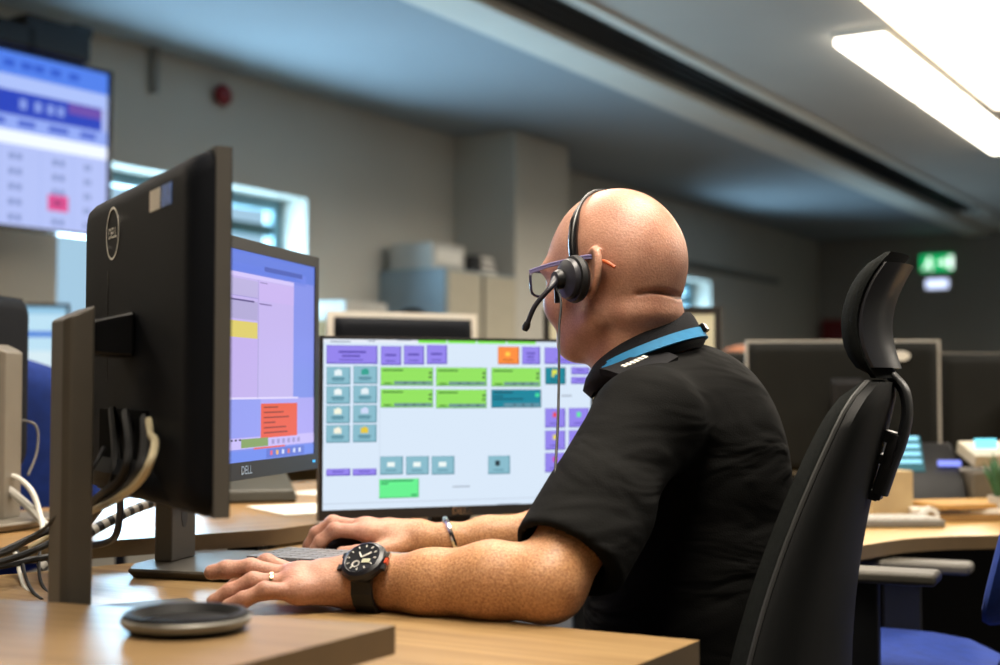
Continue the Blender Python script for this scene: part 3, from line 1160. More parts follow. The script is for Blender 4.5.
    r(665, 601, 740, 606, '#a6b2c2', 2)
    r(755, 599, 960, 611, '#36a648', 2)


MAIN_ROT = math.atan2(0.188, 0.4665)
monitor('monitor showing coloured call buttons, in front of the man\'s face', (-0.065, 2.396), 0.7545, MAIN_ROT, 0.503, 0.305, draw_main, col_off=0.06, col_top=0.98, base_fwd=0.02, bez=(0.0055, 0.0045, 0.0165))


def draw_side(rect):
    g = glow
    rect(0, 0, 1, 1, g('#7d8be2', 1.0), 0)
    rect(0, 0, 1, 0.10, g('#5c78d8', 1.0), 1)
    rect(0.0, 0.06, 0.93, 0.115, g('#6f82de', 1.0), 1)
    rect(0.62, 0.055, 0.9, 0.078, g('#4258b0', 1.0), 2)
    rect(0, 0.105, 0.835, 0.70, g('#bdaee6', 1.0), 1)
    rect(0, 0.105, 0.835, 0.125, g('#cdc0f2', 1.0), 2)
    rect(0, 0.135, 0.575, 0.215, g('#b4abd8', 1.0), 2)
    rect(0, 0.215, 0.575, 0.218, g('#8f86c8', 1.0), 3)
    rect(0, 0.235, 0.575, 0.325, g('#aaa2cf', 1.0), 2)
    rect(0.05, 0.232, 0.55, 0.240, g('#544a82', 1.0), 3)
    rect(0, 0.335, 0.575, 0.413, g('#d6c664', 1.0), 2)
    rect(0.585, 0.13, 0.835, 0.225, g('#c2aee8', 1.0), 2)
    rect(0.59, 0.135, 0.64, 0.139, g('#7a70a8', 1.0), 3)
    rect(0.585, 0.238, 0.67, 0.244, g('#6a5a98', 1.0), 3)
    rect(0, 0.413, 0.575, 0.695, g('#bba8e4', 1.0), 2)
    rect(0.576, 0.125, 0.580, 0.70, g('#9a90c8', 1.0), 3)
    rect(0, 0.70, 1, 0.935, g('#a79fea', 1.0), 1)
    rect(0, 0.695, 0.87, 0.705, g('#d8cef4', 1.0), 3)
    rect(0, 0.705, 0.60, 0.885, g('#8e96e8', 1.0), 2)
    rect(0.60, 0.727, 0.865, 0.895, g('#e2553a', 1.0), 3)
    for i, w_ in enumerate((0.10, 0.14, 0.18, 0.08, 0.16, 0.17)):
        rect(0.62, 0.742 + i * 0.025, 0.62 + w_, 0.749 + i * 0.025, g('#8a2a1c', 1.0), 4)
    rect(0, 0.888, 1, 0.940, g('#c2b6ee', 1.0), 2)
    for i in range(7):
        rect(0.30 + i * 0.026, 0.892, 0.315 + i * 0.026, 0.900, g('#333355', 1.0), 3)
    rect(0.47, 0.893, 0.65, 0.935, g('#7e9a56', 1.0), 4)
    for i in range(6):
        rect(0.675 + i * 0.038, 0.905, 0.695 + i * 0.038, 0.928, g('#9a8fc6', 1.0), 4)
    rect(0.55, 0.938, 0.77, 0.946, g('#e2553a', 1.0), 5)
    rect(0, 0.948, 1, 1.0, g('#6a86e4', 1.0), 2)
    rect(0.64, 0.950, 0.92, 0.995, g('#5a70cc', 1.0), 3)
    for i, c in enumerate(('#e0607a', '#e8b05a', '#cfd6f4', '#d86a5a', '#cfd6f4', '#cfd6f4')):
        rect(0.665 + i * 0.042, 0.960, 0.682 + i * 0.042, 0.982, g(c, 1.0), 4)


PR, PL_ = at(318, 470, 2.216), V3((-0.43, 1.66, 0))
SIDE_ROT = math.atan2(0.97, 0.23)
pc = V3((PR.x, PR.y, 0)) - V3((0.23, 0.97, 0)).normalized() * 0.28
monitor('monitor showing a purple record form with one orange block', (pc.x, pc.y), 0.846, SIDE_ROT, 0.56, 0.335, draw_side, col_off=0.10, col_top=1.08, base_fwd=0.06, bez=(0.016, 0.0165, 0.024))

# --- the monitor seen from behind
BR, BL = V3((-0.244, 1.26, 0)), V3((-0.464, 1.661, 0))
bd = (BL - BR)
BW = bd.length
bd.normalize()
bc = (BR + BL) / 2
BROT = math.atan2(bd.y, bd.x)
blk = monitor('black monitor seen from behind, nearest the camera, with pale stickers', (bc.x, bc.y), 0.855, BROT, BW, 0.336, None, col_off=0.086, col_top=1.055, base_fwd=0.06, bez=(0.013, 0.013, 0.02), edge_m=M_EDGE)
# logo ring, stickers and connector bay on its back (local x runs from right edge to left edge as seen from behind)
HB = 0.336


def bx(t_, z):
    """t_ fraction from the far (left in view) end, z above desk -> local point on the back"""
    return (BW / 2 - t_ * BW, z - DZ)


shell = [c_ for c_ in blk.children if c_.name.startswith('back_shell')][0]
RB = Matrix.Rotation(-PI / 2, 3, 'X')
mb = MB()
lx, lz = bx(0.345, 1.140)
prof = []
ringm = MB()
n = 40
for rr0, rr1 in ((0.0265, 0.029),):
    ringm.lathe([(rr0, 0), (rr0, 0.0014), (rr1, 0.0014), (rr1, 0)], M_CHROME, c=(lx, 0.0286, lz), R=RB, n=n, caps=False)
ringm.text('DELL', 0.017, M_CHROME, Matrix.Translation((lx, 0.0294, lz)) @ Matrix.Rotation(PI, 4, 'Z') @ Matrix.Rotation(PI / 2, 4, 'X'))
o = ringm.build('logo', shell, smooth=False)
mb = MB()
for t_, ww, hh, m_, rz in ((0.72, 0.036, 0.021, M_PAPER, 0.0), (0.812, 0.034, 0.021, mat('pale_blue_sticker', '#5f86d8', 0.5, var=0.3, scale=120), 0.0)):
    sx, sz = bx(t_, 1.156)
    mb.box((sx, 0.0292, sz), (ww, 0.0010, hh), m_)
o = mb.build('sticker', shell, smooth=False)
mb = MB()
# connector bay: near-black slab painting the hollow's shade, curved cover below
sx, sz = bx(0.46, 0.915)
mb.box((sx, 0.0285, sz), (0.21, 0.003, 0.07), M_RECESS_SHADE)
mb.build('connector_bay', shell, bevel=0.003)
mb = MB()
cv = []
for i in range(13):
    a = -1 + 2 * i / 12
    cv.append(a)
rings = []
for j, (z_, wd, dp) in enumerate(((0.90, 0.10, 0.05), (0.885, 0.14, 0.056), (0.872, 0.17, 0.05), (0.866, 0.18, 0.04))):
    rings.append([(sx - a * wd, 0.028 + (dp - 0.034) * (1 - a * a), z_ - DZ) for a in cv])
mb.loft(rings, M_BACK, closed=False)
mb.build('lower_cover', shell)
# thin seam across the back
mb = MB()
sx2, sz2 = bx(0.30, 1.0)
mb.box((sx2, 0.0291, 1.04 - DZ), (0.0015, 0.001, 0.12), M_BLACK2)
mb.build('seam', shell)

# --- other monitors round about
mL = monitor('dark monitor at the left edge seen from behind on a silver stand', (-0.908, 2.26), 0.83, math.atan2(-0.995, -0.1), 0.52, 0.305, None, col_off=0.10, col_top=1.045, base_z=0.752, base_fwd=0.02, logo=False, stand_m=M_SILVER)


def draw_far(rect):
    rect(0, 0, 1, 1, glow('#b9dcee', 1.0), 0)
    rect(0, 0.28, 1, 0.34, glow('#2f6fd0', 1.0), 1)
    rect(0, 0.0, 1, 0.08, glow('#8fc0dd', 1.0), 1)
    rect(0.1, 0.5, 0.9, 0.9, glow('#d2e6ee', 1.0), 1)


pf = at(28, 328, 5.0)
monitor('small far monitor glowing pale blue with a blue bar', (-1.80, 5.1), 0.93, math.atan2(0.25, 0.97), 0.42, 0.36, draw_far, base_z=0.74, col_top=1.1, logo=False)
monitor('monitor just behind the bright button screen, only its top edge showing', (-0.24, 3.40), 0.83, math.atan2(0.42, 0.9) + PI, 0.36, 0.315, None, base_z=0.752, col_top=1.0, logo=False, edge_m=M_WHITE, rim_e=0.014)


def draw_pale(rect):
    rect(0, 0, 1, 1, mat('pale_screen', '#b8b49a', 0.4, var=0.05, emit=0.25), 0)


monitor('monitor with a plain pale screen behind the man\'s neck', (0.335, 3.55), 0.86, math.atan2(-0.25, 0.97), 0.46, 0.32, draw_pale, base_z=0.702, col_top=1.05, logo=False, bez=(0.018, 0.018, 0.025), edge_m=M_GREY)
d1_ = at(945, 345, 3.45)
mr1 = monitor('dark monitor with a bright right edge and small sticker beyond the headrest', (0.865, 3.52), 0.765, math.atan2(-0.10, 0.97) + PI, 0.47, 0.325, None, base_z=0.702, col_top=1.0, logo=False, edge_m=M_LGREY, rim_e=0.006, stand_m=M_LEG, back=mat('dark_grey_back', '#181917', 0.7, spec=0.15))
mr2 = monitor('dark monitor partly hidden by the black chair and the man\'s shoulder', (0.74, 3.82), 0.745, math.atan2(0.12, 0.97) + PI, 0.54, 0.325, None, base_z=0.702, col_top=1.0, logo=False, edge_m=M_GREY, rim_e=0.005, stand_m=M_LEG, back=mat('dark_grey_back', '#181917', 0.7, spec=0.15))
monitor('dark monitor at the right edge behind the curved desk', (1.40, 3.75), 0.755, math.atan2(0.25, 0.97) + PI, 0.50, 0.31, None, base_z=0.702, col_top=1.0, logo=False, edge_m=M_GREY, rim_e=0.005, stand_m=M_LEG, back=mat('dark_grey_back', '#181917', 0.7, spec=0.15))
sh1 = [c_ for c_ in mr1.children if c_.name.startswith('back_shell')][0]
MB().lathe([(0.0, 0.0), (0.016, 0.0), (0.016, 0.0015), (0, 0.0015)], M_WHITE, c=(-0.14, 0.032, 0.765 - 0.702 + 0.29), R=RB @ Matrix.Diagonal((1.4, 0.8, 1))).build('sticker', sh1)

# ================================================================== KEYBOARD, MICE, DISH, BOXES
kx, ky = V3((0.93, -0.37, 0)).normalized(), V3((0.37, 0.93, 0)).normalized()
kc = V3((-0.31, 2.08, 0)) + kx * 0.15 - ky * 0.075
t = thing('keyboard', 'silver grey keyboard on the desk between the man\'s hands', 'keyboard', (kc.x, kc.y, DZ), math.atan2(kx.y, kx.x))
MB().box((0, 0, 0.007), (0.30, 0.14, 0.012), mat('keyboard_tray', '#807d78', 0.5)).build('tray', t, bevel=0.002)
mb = MB()
MK = mat('key_cap', '#737376', 0.55, var=0.05)
for r_ in range(5):
    for c_ in range(14):
        mb.box((-0.135 + c_ * 0.0208, -0.05 + r_ * 0.0235, 0.016), (0.018, 0.0205, 0.006), MK)
mb.build('keys', t, bevel=0.001)['kind'] = 'stuff'


def mouse(loc, rz, label, m):
    t = thing('mouse', label, 'computer mouse', loc, rz)
    mb = MB()
    rings = []
    for i in range(9):
        a = i / 8
        x = -0.052 + 0.104 * a
        w_ = 0.030 * math.sqrt(max(0.05, 1 - (2 * a - 1) ** 4))
        h_ = 0.006 + 0.026 * math.sin(PI * (0.12 + 0.78 * a)) ** 0.8
        rings.append([(x, w_ * math.cos(q_), h_ * max(0, math.sin(q_))) for q_ in [PI * k_ / 10 for k_ in range(11)]] + [(x, -w_ * 0.9, 0), (x, w_ * 0.9, 0)])
    mb.loft(rings, m)
    mb.build('shell', t, fixn=True)
    MB().tube([(-0.045, 0, 0.026), (-0.025, 0, 0.033)], 0.004, M_GREY).build('scroll_wheel', t)
    return t


mouse((-0.236, 2.112, DZ), 0.1, 'black computer mouse under the man\'s right hand', M_BLACK)

t = thing('dish', 'round black dish with a pale front rim on the nearest desk', 'dish', (-0.268, 1.195, 0.765))
MB().lathe([(0.0, 0.0), (0.046, 0.0), (0.053, 0.006), (0.054, 0.011), (0.051, 0.0165), (0.046, 0.0165), (0.040, 0.009), (0.0, 0.006)], mat('dish_black', '#0a0a0b', 0.55, spec=0.25), n=40).build('bowl', t)
MB().lathe([(0.0535, 0.006), (0.0548, 0.008), (0.0548, 0.0115), (0.0535, 0.013)], mat('pewter_rim', '#77756e', 0.35, 0.4), n=40, caps=False).build('rim', t)

# grey phone dock and papers below the purple screen (on the back desk)
p0 = at(254, 505, 2.75)
t = thing('desk_telephone', 'dark grey desk telephone under the purple screen', 'telephone', (p0.x - 0.02, 2.78, 0.751), 0.3)
mb = MB()
mb.loft([[(-0.09, -0.08, 0), (0.09, -0.08, 0), (0.09, 0.09, 0), (-0.09, 0.09, 0)], [(-0.085, -0.075, 0.025), (0.085, -0.075, 0.025), (0.085, 0.085, 0.065), (-0.085, 0.085, 0.065)]], mat('phone_grey', '#3a382f', 0.5))
mb.build('base', t, bevel=0.006, fixn=True)
mb = MB()
mb.tube([(-0.06, -0.06, 0.052), (-0.062, 0.0, 0.07), (-0.06, 0.07, 0.082)], [0.022, 0.016, 0.022], M_GREY)
mb.build('handset', t)
MB().box((0.03, 0.04, 0.061), (0.08, 0.04, 0.006), M_LGREY, (0.24, 0, 0)).build('display', t)
pp = at(285, 513, 2.45)
for k_, (x, y, rz, lab) in enumerate(((-0.36, 2.56, 0.5, 'white paper sheet lying beside the desk telephone'), (-0.33, 2.95, 0.9, 'white paper sheet further back beyond the desk telephone'))):
    o = MB().box((0, 0, 0.001), (0.15, 0.21, 0.002), M_PAPER).build('paper_sheet', smooth=False)
    o.location = (x, y, 0.7505)
    o.rotation_euler = (0, 0, rz)
    tag(o, lab, 'paper')
# items behind the middle monitor
t = thing('round_dark_shape', 'small dark round shape in front of the cream cabinet, modelled as a desk fan', 'fan', (-0.40, 4.9, 0.0))  # unidentified dark ring, given the form of a fan
fz = at(412, 329, 4.9).z
MB().lathe([(0, 0), (0.10, 0), (0.10, 0.02), (0.02, 0.03), (0.016, fz - 0.08), (0, fz - 0.08)], M_BLACK, c=(0.09, 0, 0)).build('stand', t)
Rf = Matrix.Rotation(PI / 2, 3, 'X')
mb = MB()
for r_ in (0.03, 0.05, 0.07):
    mb.lathe([(r_ - 0.004, -0.004), (r_, 0.004), (r_ + 0.004, -0.004)], M_BLACK, c=(0.09, -0.03, fz), R=Rf)
mb.build('grille', t)
mb = MB()
for k_ in range(4):
    a = k_ * PI / 2
    mb.ell((0.09 + 0.035 * math.cos(a), 0, fz + 0.035 * math.sin(a)), (0.03, 0.004, 0.018), M_GREY, Matrix.Rotation(-a, 3, 'Y'))
mb.build('blade', t)
t = thing('low_cupboard', 'low wooden cupboard with a pale box on it before the cabinet', 'cupboard', uv(5.75, -4.42, 0), UANG)
MB().box((0, 0, 0.66), (0.55, 0.5, 1.32), M_BROWN).build('carcass', t, bevel=0.005)
for s_ in (-1, 1):
    d_ = MB().box((s_ * 0.137, -0.258, 0.66), (0.265, 0.016, 1.28), M_BROWN).build('door', t, bevel=0.003)
    MB().lathe([(0.0, 0.02), (0.01, 0.02), (0.008, 0.0), (0, 0)], M_GREY, c=(s_ * 0.03, -0.266, 0.7), R=Rf).build('knob', d_)
o = MB().box((0, 0, 0.05), (0.36, 0.3, 0.1), M_LGREY).build('document_tray', bevel=0.01)
o.location = uv(5.75, -4.40, 1.322)
o.rotation_euler = (0, 0, UANG)
tag(o, 'pale document tray on the low wooden cupboard', 'tray')

# ================================================================== CABLES
def cable(label, pts, r, m, n=8, name='cable'):
    o = MB().tube(spline(pts, 8), r, m, n=n).build(name)
    return tag(o, label, 'cable')


cable('black cable crossing in front of the brown monitor column', [at(104, 448, 1.42), at(96, 462, 1.40), at(78, 490, 1.395), at(60, 513, 1.40), at(40, 532, 1.45), at(10, 552, 1.5), at(-15, 556, 1.5)], 0.0022, M_RUBBER)
cable('thick black cable highest in the bundle at the left edge', [at(145, 418, 1.38), at(145, 450, 1.31), at(136, 478, 1.30), at(116, 496, 1.42), at(90, 510, 1.60), at(62, 526, 1.84), at(40, 534, 1.82), at(0, 553, 1.75), at(-20, 560, 1.72)], 0.005, M_RUBBER)
cable('second black cable just below the top one of the left bundle', [at(126, 412, 1.44), at(129, 450, 1.36), at(121, 478, 1.37), at(95, 500, 1.52), at(62, 535, 1.86), at(30, 552, 1.82), at(0, 562, 1.78), at(-20, 566, 1.76)], 0.0045, M_RUBBER)
cable('lowest black cable of the left bundle, sagging over the gap', [at(113, 410, 1.49), at(116, 455, 1.43), at(111, 488, 1.45), at(90, 520, 1.70), at(62, 552, 1.90), at(30, 560, 1.88), at(0, 566, 1.85), at(-20, 568, 1.84)], 0.005, M_RUBBER)
cable('cream cable curving down from the back of the black monitor', [at(149, 420, 1.36), at(150, 434, 1.335), at(155, 441, 1.30), at(151, 460, 1.27), at(138, 482, 1.29), at(115, 500, 1.40), at(92, 511, 1.52), at(60, 530, 1.86), at(30, 548, 1.9)], 0.0038, M_CREAMCORD)
cable('white cable dropping onto the desk at the left', [at(10, 548, 1.95), at(17, 556, 1.90), at(19, 570, 1.86), at(24, 586, 1.78), at(34, 596, 1.72), at(46, 601, 1.68), at(60, 604, 1.66)], 0.0028, M_WHITE)
cable('thin black cable twisted beside the white cable on the desk', [at(14, 545, 1.94), at(22, 562, 1.88), at(26, 578, 1.80), at(33, 592, 1.72), at(42, 600, 1.67)], 0.0022, M_RUBBER)
cable('thin dark cable hanging down just left of the brown column', [at(40, 545, 1.92), at(39, 565, 1.88), at(41, 582, 1.80), at(52, 599, 1.70), at(60, 608, 1.65)], 0.0022, M_RUBBER)
cable('cream cable lying low under the back desk edge', [at(60, 574, 2.03), at(92, 557, 2.04), at(110, 549, 2.06), at(130, 543, 2.09), at(150, 541, 2.10), at(160, 546, 2.09)], 0.0038, M_CREAMCORD)
cable('thin white cable behind the grey stand base', [at(186, 553, 2.06), at(200, 558, 2.03), at(213, 563, 2.0), at(222, 566, 1.97)], 0.0016, M_WHITE)
cable('black hooked cable looping under the monitor edge', [at(120, 498, 1.92), at(120, 512, 1.92), at(117, 532, 1.93), at(110, 541, 1.95), at(95, 545, 1.96), at(75, 546, 1.97)], 0.005, mat('dark_grey_cord', '#33343a', 0.3))
cable('pair of pale grey cables looping from the silver stand, upper one', [at(6, 476, 2.25), at(18, 478, 2.24), at(32, 492, 2.22), at(40, 515, 2.20), at(45, 540, 2.12)], 0.0045, M_WHITE)
cable('pair of pale grey cables looping from the silver stand, lower one', [at(4, 486, 2.24), at(16, 496, 2.24), at(30, 508, 2.22), at(46, 526, 2.18), at(58, 540, 2.10)], 0.007, M_LGREY)
cable('thin dark cable hanging beside the blue chair', [at(22, 420, 2.35), at(34, 424, 2.35), at(38, 435, 2.35), at(36, 455, 2.34), at(28, 475, 2.32)], 0.002, M_GREY)
# striped spiral wrap
pts = spline([at(40, 568, 1.97), at(70, 545, 2.0), at(92, 531, 2.03), at(118, 517, 2.06), at(140, 507, 2.10), at(165, 499, 2.15)], 10)
t = thing('wrapped_cable', 'cable bundle in black and white striped spiral wrap', 'cable', pts[0])
mb = MB()
for i in range(0, len(pts) - 1):
    mb.tube([pts[i] - pts[0], pts[i + 1] - pts[0]], 0.0075, M_BLACK if (i // 2) % 2 else M_LGREY, n=10)
mb.build('spiral_wrap', t)

# ================================================================== OFFICE CHAIRS
TF = V3((-0.93, 0.36, 0)).normalized()      # where the man's body faces
TLV = V3((-TF.y, TF.x, 0))                  # his left


def star_base(t, m, zseat, seatm, x0=0.05):
    mb = MB()
    mb.tube([(x0, 0, 0.1), (x0, 0, 0.28)], 0.028, m)
    mb.tube([(x0, 0, 0.26), (x0, 0, zseat - 0.08)], 0.018, M_GREY)
    mb.build('gas_lift', t)
    for k_ in range(5):
        a = 2 * PI * k_ / 5 + 0.3
        e = V3((x0 + 0.30 * math.cos(a), 0.30 * math.sin(a), 0.075))
        lg = MB().tube([(x0, 0, 0.12), (x0 + 0.15 * math.cos(a), 0.15 * math.sin(a), 0.10), e], [0.028, 0.022, 0.016], m).build('base_arm', t)
        MB().lathe([(0, -0.02), (0.026, -0.02), (0.028, 0), (0.026, 0.02), (0, 0.02)], M_RUBBER, c=(e.x, e.y, 0.0285), R=Matrix.Rotation(a, 3, 'Z') @ Matrix.Rotation(PI / 2, 3, 'X')).build('caster', lg)


t = thing('office_chair', 'black high-backed office chair with headrest behind the man', 'chair', (0.31, 1.875, 0), math.atan2(TF.y, TF.x))
star_base(t, M_BLACK, 0.46, M_FABRIC)
# seat
mb = MB()
rings = []
for i in range(9):
    a = -1 + 2 * i / 8
    x = 0.12 + 0.26 * a
    wv = 0.245 * (1 - 0.12 * abs(a) ** 3)
    th = 0.045 * (1 - 0.5 * abs(a) ** 4)
    rings.append([(x, wv * math.copysign(abs(math.cos(q_)) ** 0.5, math.cos(q_)), 0.43 + th * math.copysign(abs(math.sin(q_)) ** 0.6, math.sin(q_)) - (0.03 * max(0, a - 0.6))) for q_ in [2 * PI * k_ / 24 for k_ in range(24)]])
mb.loft(rings, M_FABRIC)
mb.build('seat', t, fixn=True)
mb = MB().box((0.05, 0, 0.375), (0.22, 0.16, 0.03), M_BLACK)
mb.box((-0.14, 0, 0.42), (0.2, 0.07, 0.02), M_BLACK, (0, 0.25, 0))
mb.box((-0.185, 0, 0.48), (0.022, 0.07, 0.16), M_BLACK, (0, -0.12, 0))
mb.build('mechanism', t, bevel=0.006)


def bw(z):   # half width of the backrest
    f = (z - 0.50) / 0.48
    w_ = 0.25 + (0.118 - 0.25) * max(0, f) ** 1.35
    e = 1.0
    if f > 0.9:
        e = math.sqrt(max(0.0, 1 - ((f - 0.9) / 0.105) ** 2))
    if f < 0.12:
        e = math.sqrt(max(0.0, 1 - ((0.12 - f) / 0.125) ** 2))
    return max(0.012, w_ * (0.55 + 0.45 * e))


def bxc(z):  # centre line of the backrest
    f = max(0, (z - 0.50) / 0.48)
    return -0.082 - 0.110 * f ** 1.35 + 0.012 * math.sin(PI * f)


NR, NCOL = 26, 17
front, rear, mid = [], [], []
for i in range(NR):
    z = 0.50 + 0.48 * i / (NR - 1)
    f = i / (NR - 1)
    row_f, row_m, row_r = [], [], []
    for j in range(NCOL):
        a = -1 + 2 * j / (NCOL - 1)
        w_ = bw(z)
        y = a * w_
        xx = bxc(z) + 0.034 * a * a * (w_ / 0.22) ** 1.2
        tf = (0.028 + 0.014 * (1 - f)) * math.sqrt(max(0, 1 - a ** 6)) * math.sqrt(max(0, 1 - abs(2 * f - 1) ** 8))
        tr = 0.050 * math.sqrt(max(0, 1 - a ** 4)) * (0.16 + 0.84 * (1 - f)) * math.sqrt(max(0, 1 - abs(2 * f - 1) ** 10)) + 0.012
        row_f.append((xx + tf, y, z + 0.0))
        row_m.append((xx - 0.004, y, z))
        row_r.append((xx - tr - 0.008, y, z))
    front.append(row_f)
    mid.append(row_m)
    rear.append(row_r)
rings = [front[i] + mid[i][::-1] for i in range(NR)]
MB().loft(rings, M_FABRIC).build('back_cushion', t, fixn=True, angle=60)
rings = [mid[i] + rear[i][::-1] for i in range(NR)]
MB().loft([[(p[0] - 0.003, p[1] * 1.0, p[2]) for p in r_] for r_ in rings], M_SHELL).build('back_shell', t, fixn=True, angle=60)
pip = [mid[i][-1] for i in range(NR)] + [mid[-1][j] for j in range(NCOL - 2, 0, -1)] + [mid[i][0] for i in range(NR - 1, -1, -1)]
MB().tube([V3(p) + V3((-0.003, 0, 0)) for p in pip], 0.0032, M_PIPING, n=6).build('piping', t)

# headrest on its curved stem
hx = bxc(0.98) - 0.028


def hr_x(f, a):
    return hx + 0.005 + 0.030 * (1 - (2 * f - 1) ** 2) - 0.020 * f + 0.016 * a * a


NRH = 13
fr, bk, pl = [], [], []
for i in range(NRH):
    f = i / (NRH - 1)
    z = 0.985 + 0.158 * f
    wv = 0.088 * (0.80 + 0.20 * math.sqrt(max(0, 1 - abs(2 * f - 1) ** 3)))
    r1, r2, r3 = [], [], []
    for j in range(11):
        a = -1 + 2 * j / 10
        e = math.sqrt(max(0, 1 - abs(a) ** 5)) * math.sqrt(max(0.0, 1 - abs(2 * f - 1) ** 6))
        x = hr_x(f, a)
        r1.append((x + 0.006 + 0.026 * e, a * wv, z))
        r2.append((x, a * wv, z))
        r3.append((x - 0.006 - 0.012 * e, a * wv * 0.95, z))
    fr.append(r1)
    bk.append(r2)
    pl.append(r3)
hrest = MB().loft([fr[i] + bk[i][::-1] for i in range(NRH)], M_FABRIC).build('headrest', t, fixn=True, angle=60)
MB().loft([[(p[0] - 0.001, p[1] * 0.94, p[2]) for p in bk[i]] + pl[i][::-1] for i in range(1, NRH - 1)], mat('headrest_plate', '#23242a', 0.35)).build('headrest_plate', hrest, fixn=True, angle=50)
hx += 0.020
st = spline([(hx - 0.002, 0, 1.005), (hx - 0.010, 0, 0.990), (hx - 0.026, 0, 0.970), (hx - 0.030, 0, 0.94), (hx - 0.023, 0, 0.905), (hx - 0.010, 0, 0.87), (hx + 0.002, 0, 0.835)], 6)
MB().tube(st, 0.0075, M_BLACK, n=12, flat=2.6, up=(1, 0, 0)).build('headrest_stem', t)
mb = MB()
RBk = Euler((0, -0.30, 0)).to_matrix()
bc0 = V3((hx + 0.018, 0, 0.878))
for dx, dz, sx, sz in ((-0.022, 0, 0.013, 0.088), (0.022, 0, 0.013, 0.088), (0, 0.038, 0.05, 0.015), (0, -0.040, 0.05, 0.012), (0.0, 0.008, 0.05, 0.012)):
    mb.box(bc0 + RBk @ V3((dx, 0, dz)), (sx, 0.04, sz), M_BLACK, RBk)
mb.build('headrest_bracket', t, bevel=0.002)


def blue_chair(label, loc, rz, arms=True, zs=0.55, htop=1.0, ya0=0.255, xa=0.02, xb=0.0):
    t = thing('office_chair', label, 'chair', loc, rz, 'blue office chairs')
    star_base(t, M_BLACK, zs, M_BLUE, 0.0)
    mb = MB()
    rings = []
    for i in range(9):
        a = -1 + 2 * i / 8
        x = 0.02 + 0.25 * a
        wv = 0.24 * math.sqrt(max(0.1, 1 - 0.75 * abs(a) ** 4))
        th = 0.04 * (1 - 0.5 * abs(a) ** 4)
        rings.append([(x, wv * math.copysign(abs(math.cos(q_)) ** 0.6, math.cos(q_)), zs - 0.03 + th * math.copysign(abs(math.sin(q_)) ** 0.7, math.sin(q_))) for q_ in [2 * PI * k_ / 24 for k_ in range(24)]])
    mb.loft(rings, M_BLUE)
    mb.build('seat', t, fixn=True)
    mb = MB()
    rings = []
    for i in range(14):
        f = i / 13
        z = zs + 0.06 + (htop - zs - 0.06) * f
        wv = 0.23 * math.sqrt(max(0.08, 1 - abs(2 * f - 1) ** 5))
        th = 0.035 * math.sqrt(max(0.08, 1 - abs(2 * f - 1) ** 6))
        rings.append([(xb - 0.24 - 0.07 * f + 0.03 * math.cos(q_) ** 2 * 1.0 + th * math.sin(q_), wv * math.cos(q_), z) for q_ in [2 * PI * k_ / 24 for k_ in range(24)]])
    mb.loft(rings, M_BLUE)
    mb.build('backrest', t, fixn=True)
    mb = MB().box((0, 0, zs - 0.085), (0.25, 0.2, 0.03), M_BLACK)
    mb.tube(spline([(-0.05, 0, zs - 0.085), (-0.22, 0, zs - 0.07), (-0.29, 0, zs + 0.03), (-0.30, 0, zs + 0.25)], 5), 0.016, M_BLACK)
    mb.build('back_bracket', t)
    if arms:
        for s_ in (-1, 1):
            ya = ya0 * s_
            sp = MB()
            dzs = (0.006 if s_ > 0 else -0.027) if xb else 0.0
            sp.box((xa, ya, zs + 0.03 + dzs), (0.065, 0.022, 0.20), M_BLACK)
            sp.box((xa, ya * 0.7, zs - 0.075), (0.06, abs(ya) * 0.7, 0.014), M_BLACK)
            post = sp.build('arm_post', t, bevel=0.004)
            MB().box((xa + 0.01, ya, zs + 0.14 + dzs), (0.26, 0.07, 0.020), mat('armrest_grey', '#4c483f', 0.6)).build('armrest', t, bevel=0.008, seg=3)
    return t


blue_chair('blue office chair with grey armrests at the lower right', (0.585, 2.33, 0), PI - 0.44, zs=0.545, htop=0.88, ya0=0.205, xa=-0.05, xb=-0.015)
blue_chair('blue office chair beyond the left desk, only its back showing', (-1.12, 3.15, 0), PI / 2 + 0.2, zs=0.52, htop=1.04)

# ================================================================== THE MAN
a_h = math.radians(42)
HF = V3((-math.cos(a_h), math.sin(a_h), 0))
HL = V3((-math.sin(a_h), -math.cos(a_h), 0))
nod = math.radians(4)
HFd = (HF * math.cos(nod) - V3((0, 0, 1)) * math.sin(nod)).normalized()
HU = HFd.cross(HL).normalized()
H0 = at(618.5, 262, 1.83)


def hp(f, l, u):
    return H0 + HFd * f + HL * l + HU * u


HR = (HFd, HL, HU)
TR_ = (TF, TLV, V3((0, 0, 1)))

# joints
SL, EL, WL = V3((0.170, 1.676, 0.928)), V3((0.050, 1.512, 0.7590)), V3((-0.157, 1.60, 0.7505))
SR, ER, WR = V3((0.276, 2.03, 0.958)), V3((0.135, 2.13, 0.7575)), V3((-0.113, 2.10, 0.7445))
NB = V3((0.198, 1.845, 0.965))

B = Field((-0.40, 1.40, 0.50), (0.46, 2.26, 1.27), 0.003)
# torso (stays well inside the shirt)
B.ell((0.30, 1.88, 0.575), (0.105, 0.15, 0.10), TR_, 0.05)
B.ell((0.272, 1.87, 0.69), (0.115, 0.15, 0.15), TR_, 0.05)
B.ell((0.262, 1.86, 0.84), (0.10, 0.15, 0.16), TR_, 0.05)
B.ell((0.235, 1.855, 0.925), (0.075, 0.16, 0.075), TR_, 0.05)
# upper arms
B.cone(SL, EL, 0.050, 0.039, 0.03)
B.cone(SR, ER, 0.048, 0.037, 0.03)
# neck
B.cone(hp(-0.022, 0, -0.055), NB + V3((-0.006, 0, 0)), 0.057, 0.060, 0.018)
B.cone(hp(-0.045, 0, -0.055), NB + V3((0.014, 0.0, 0.01)), 0.034, 0.044, 0.018)
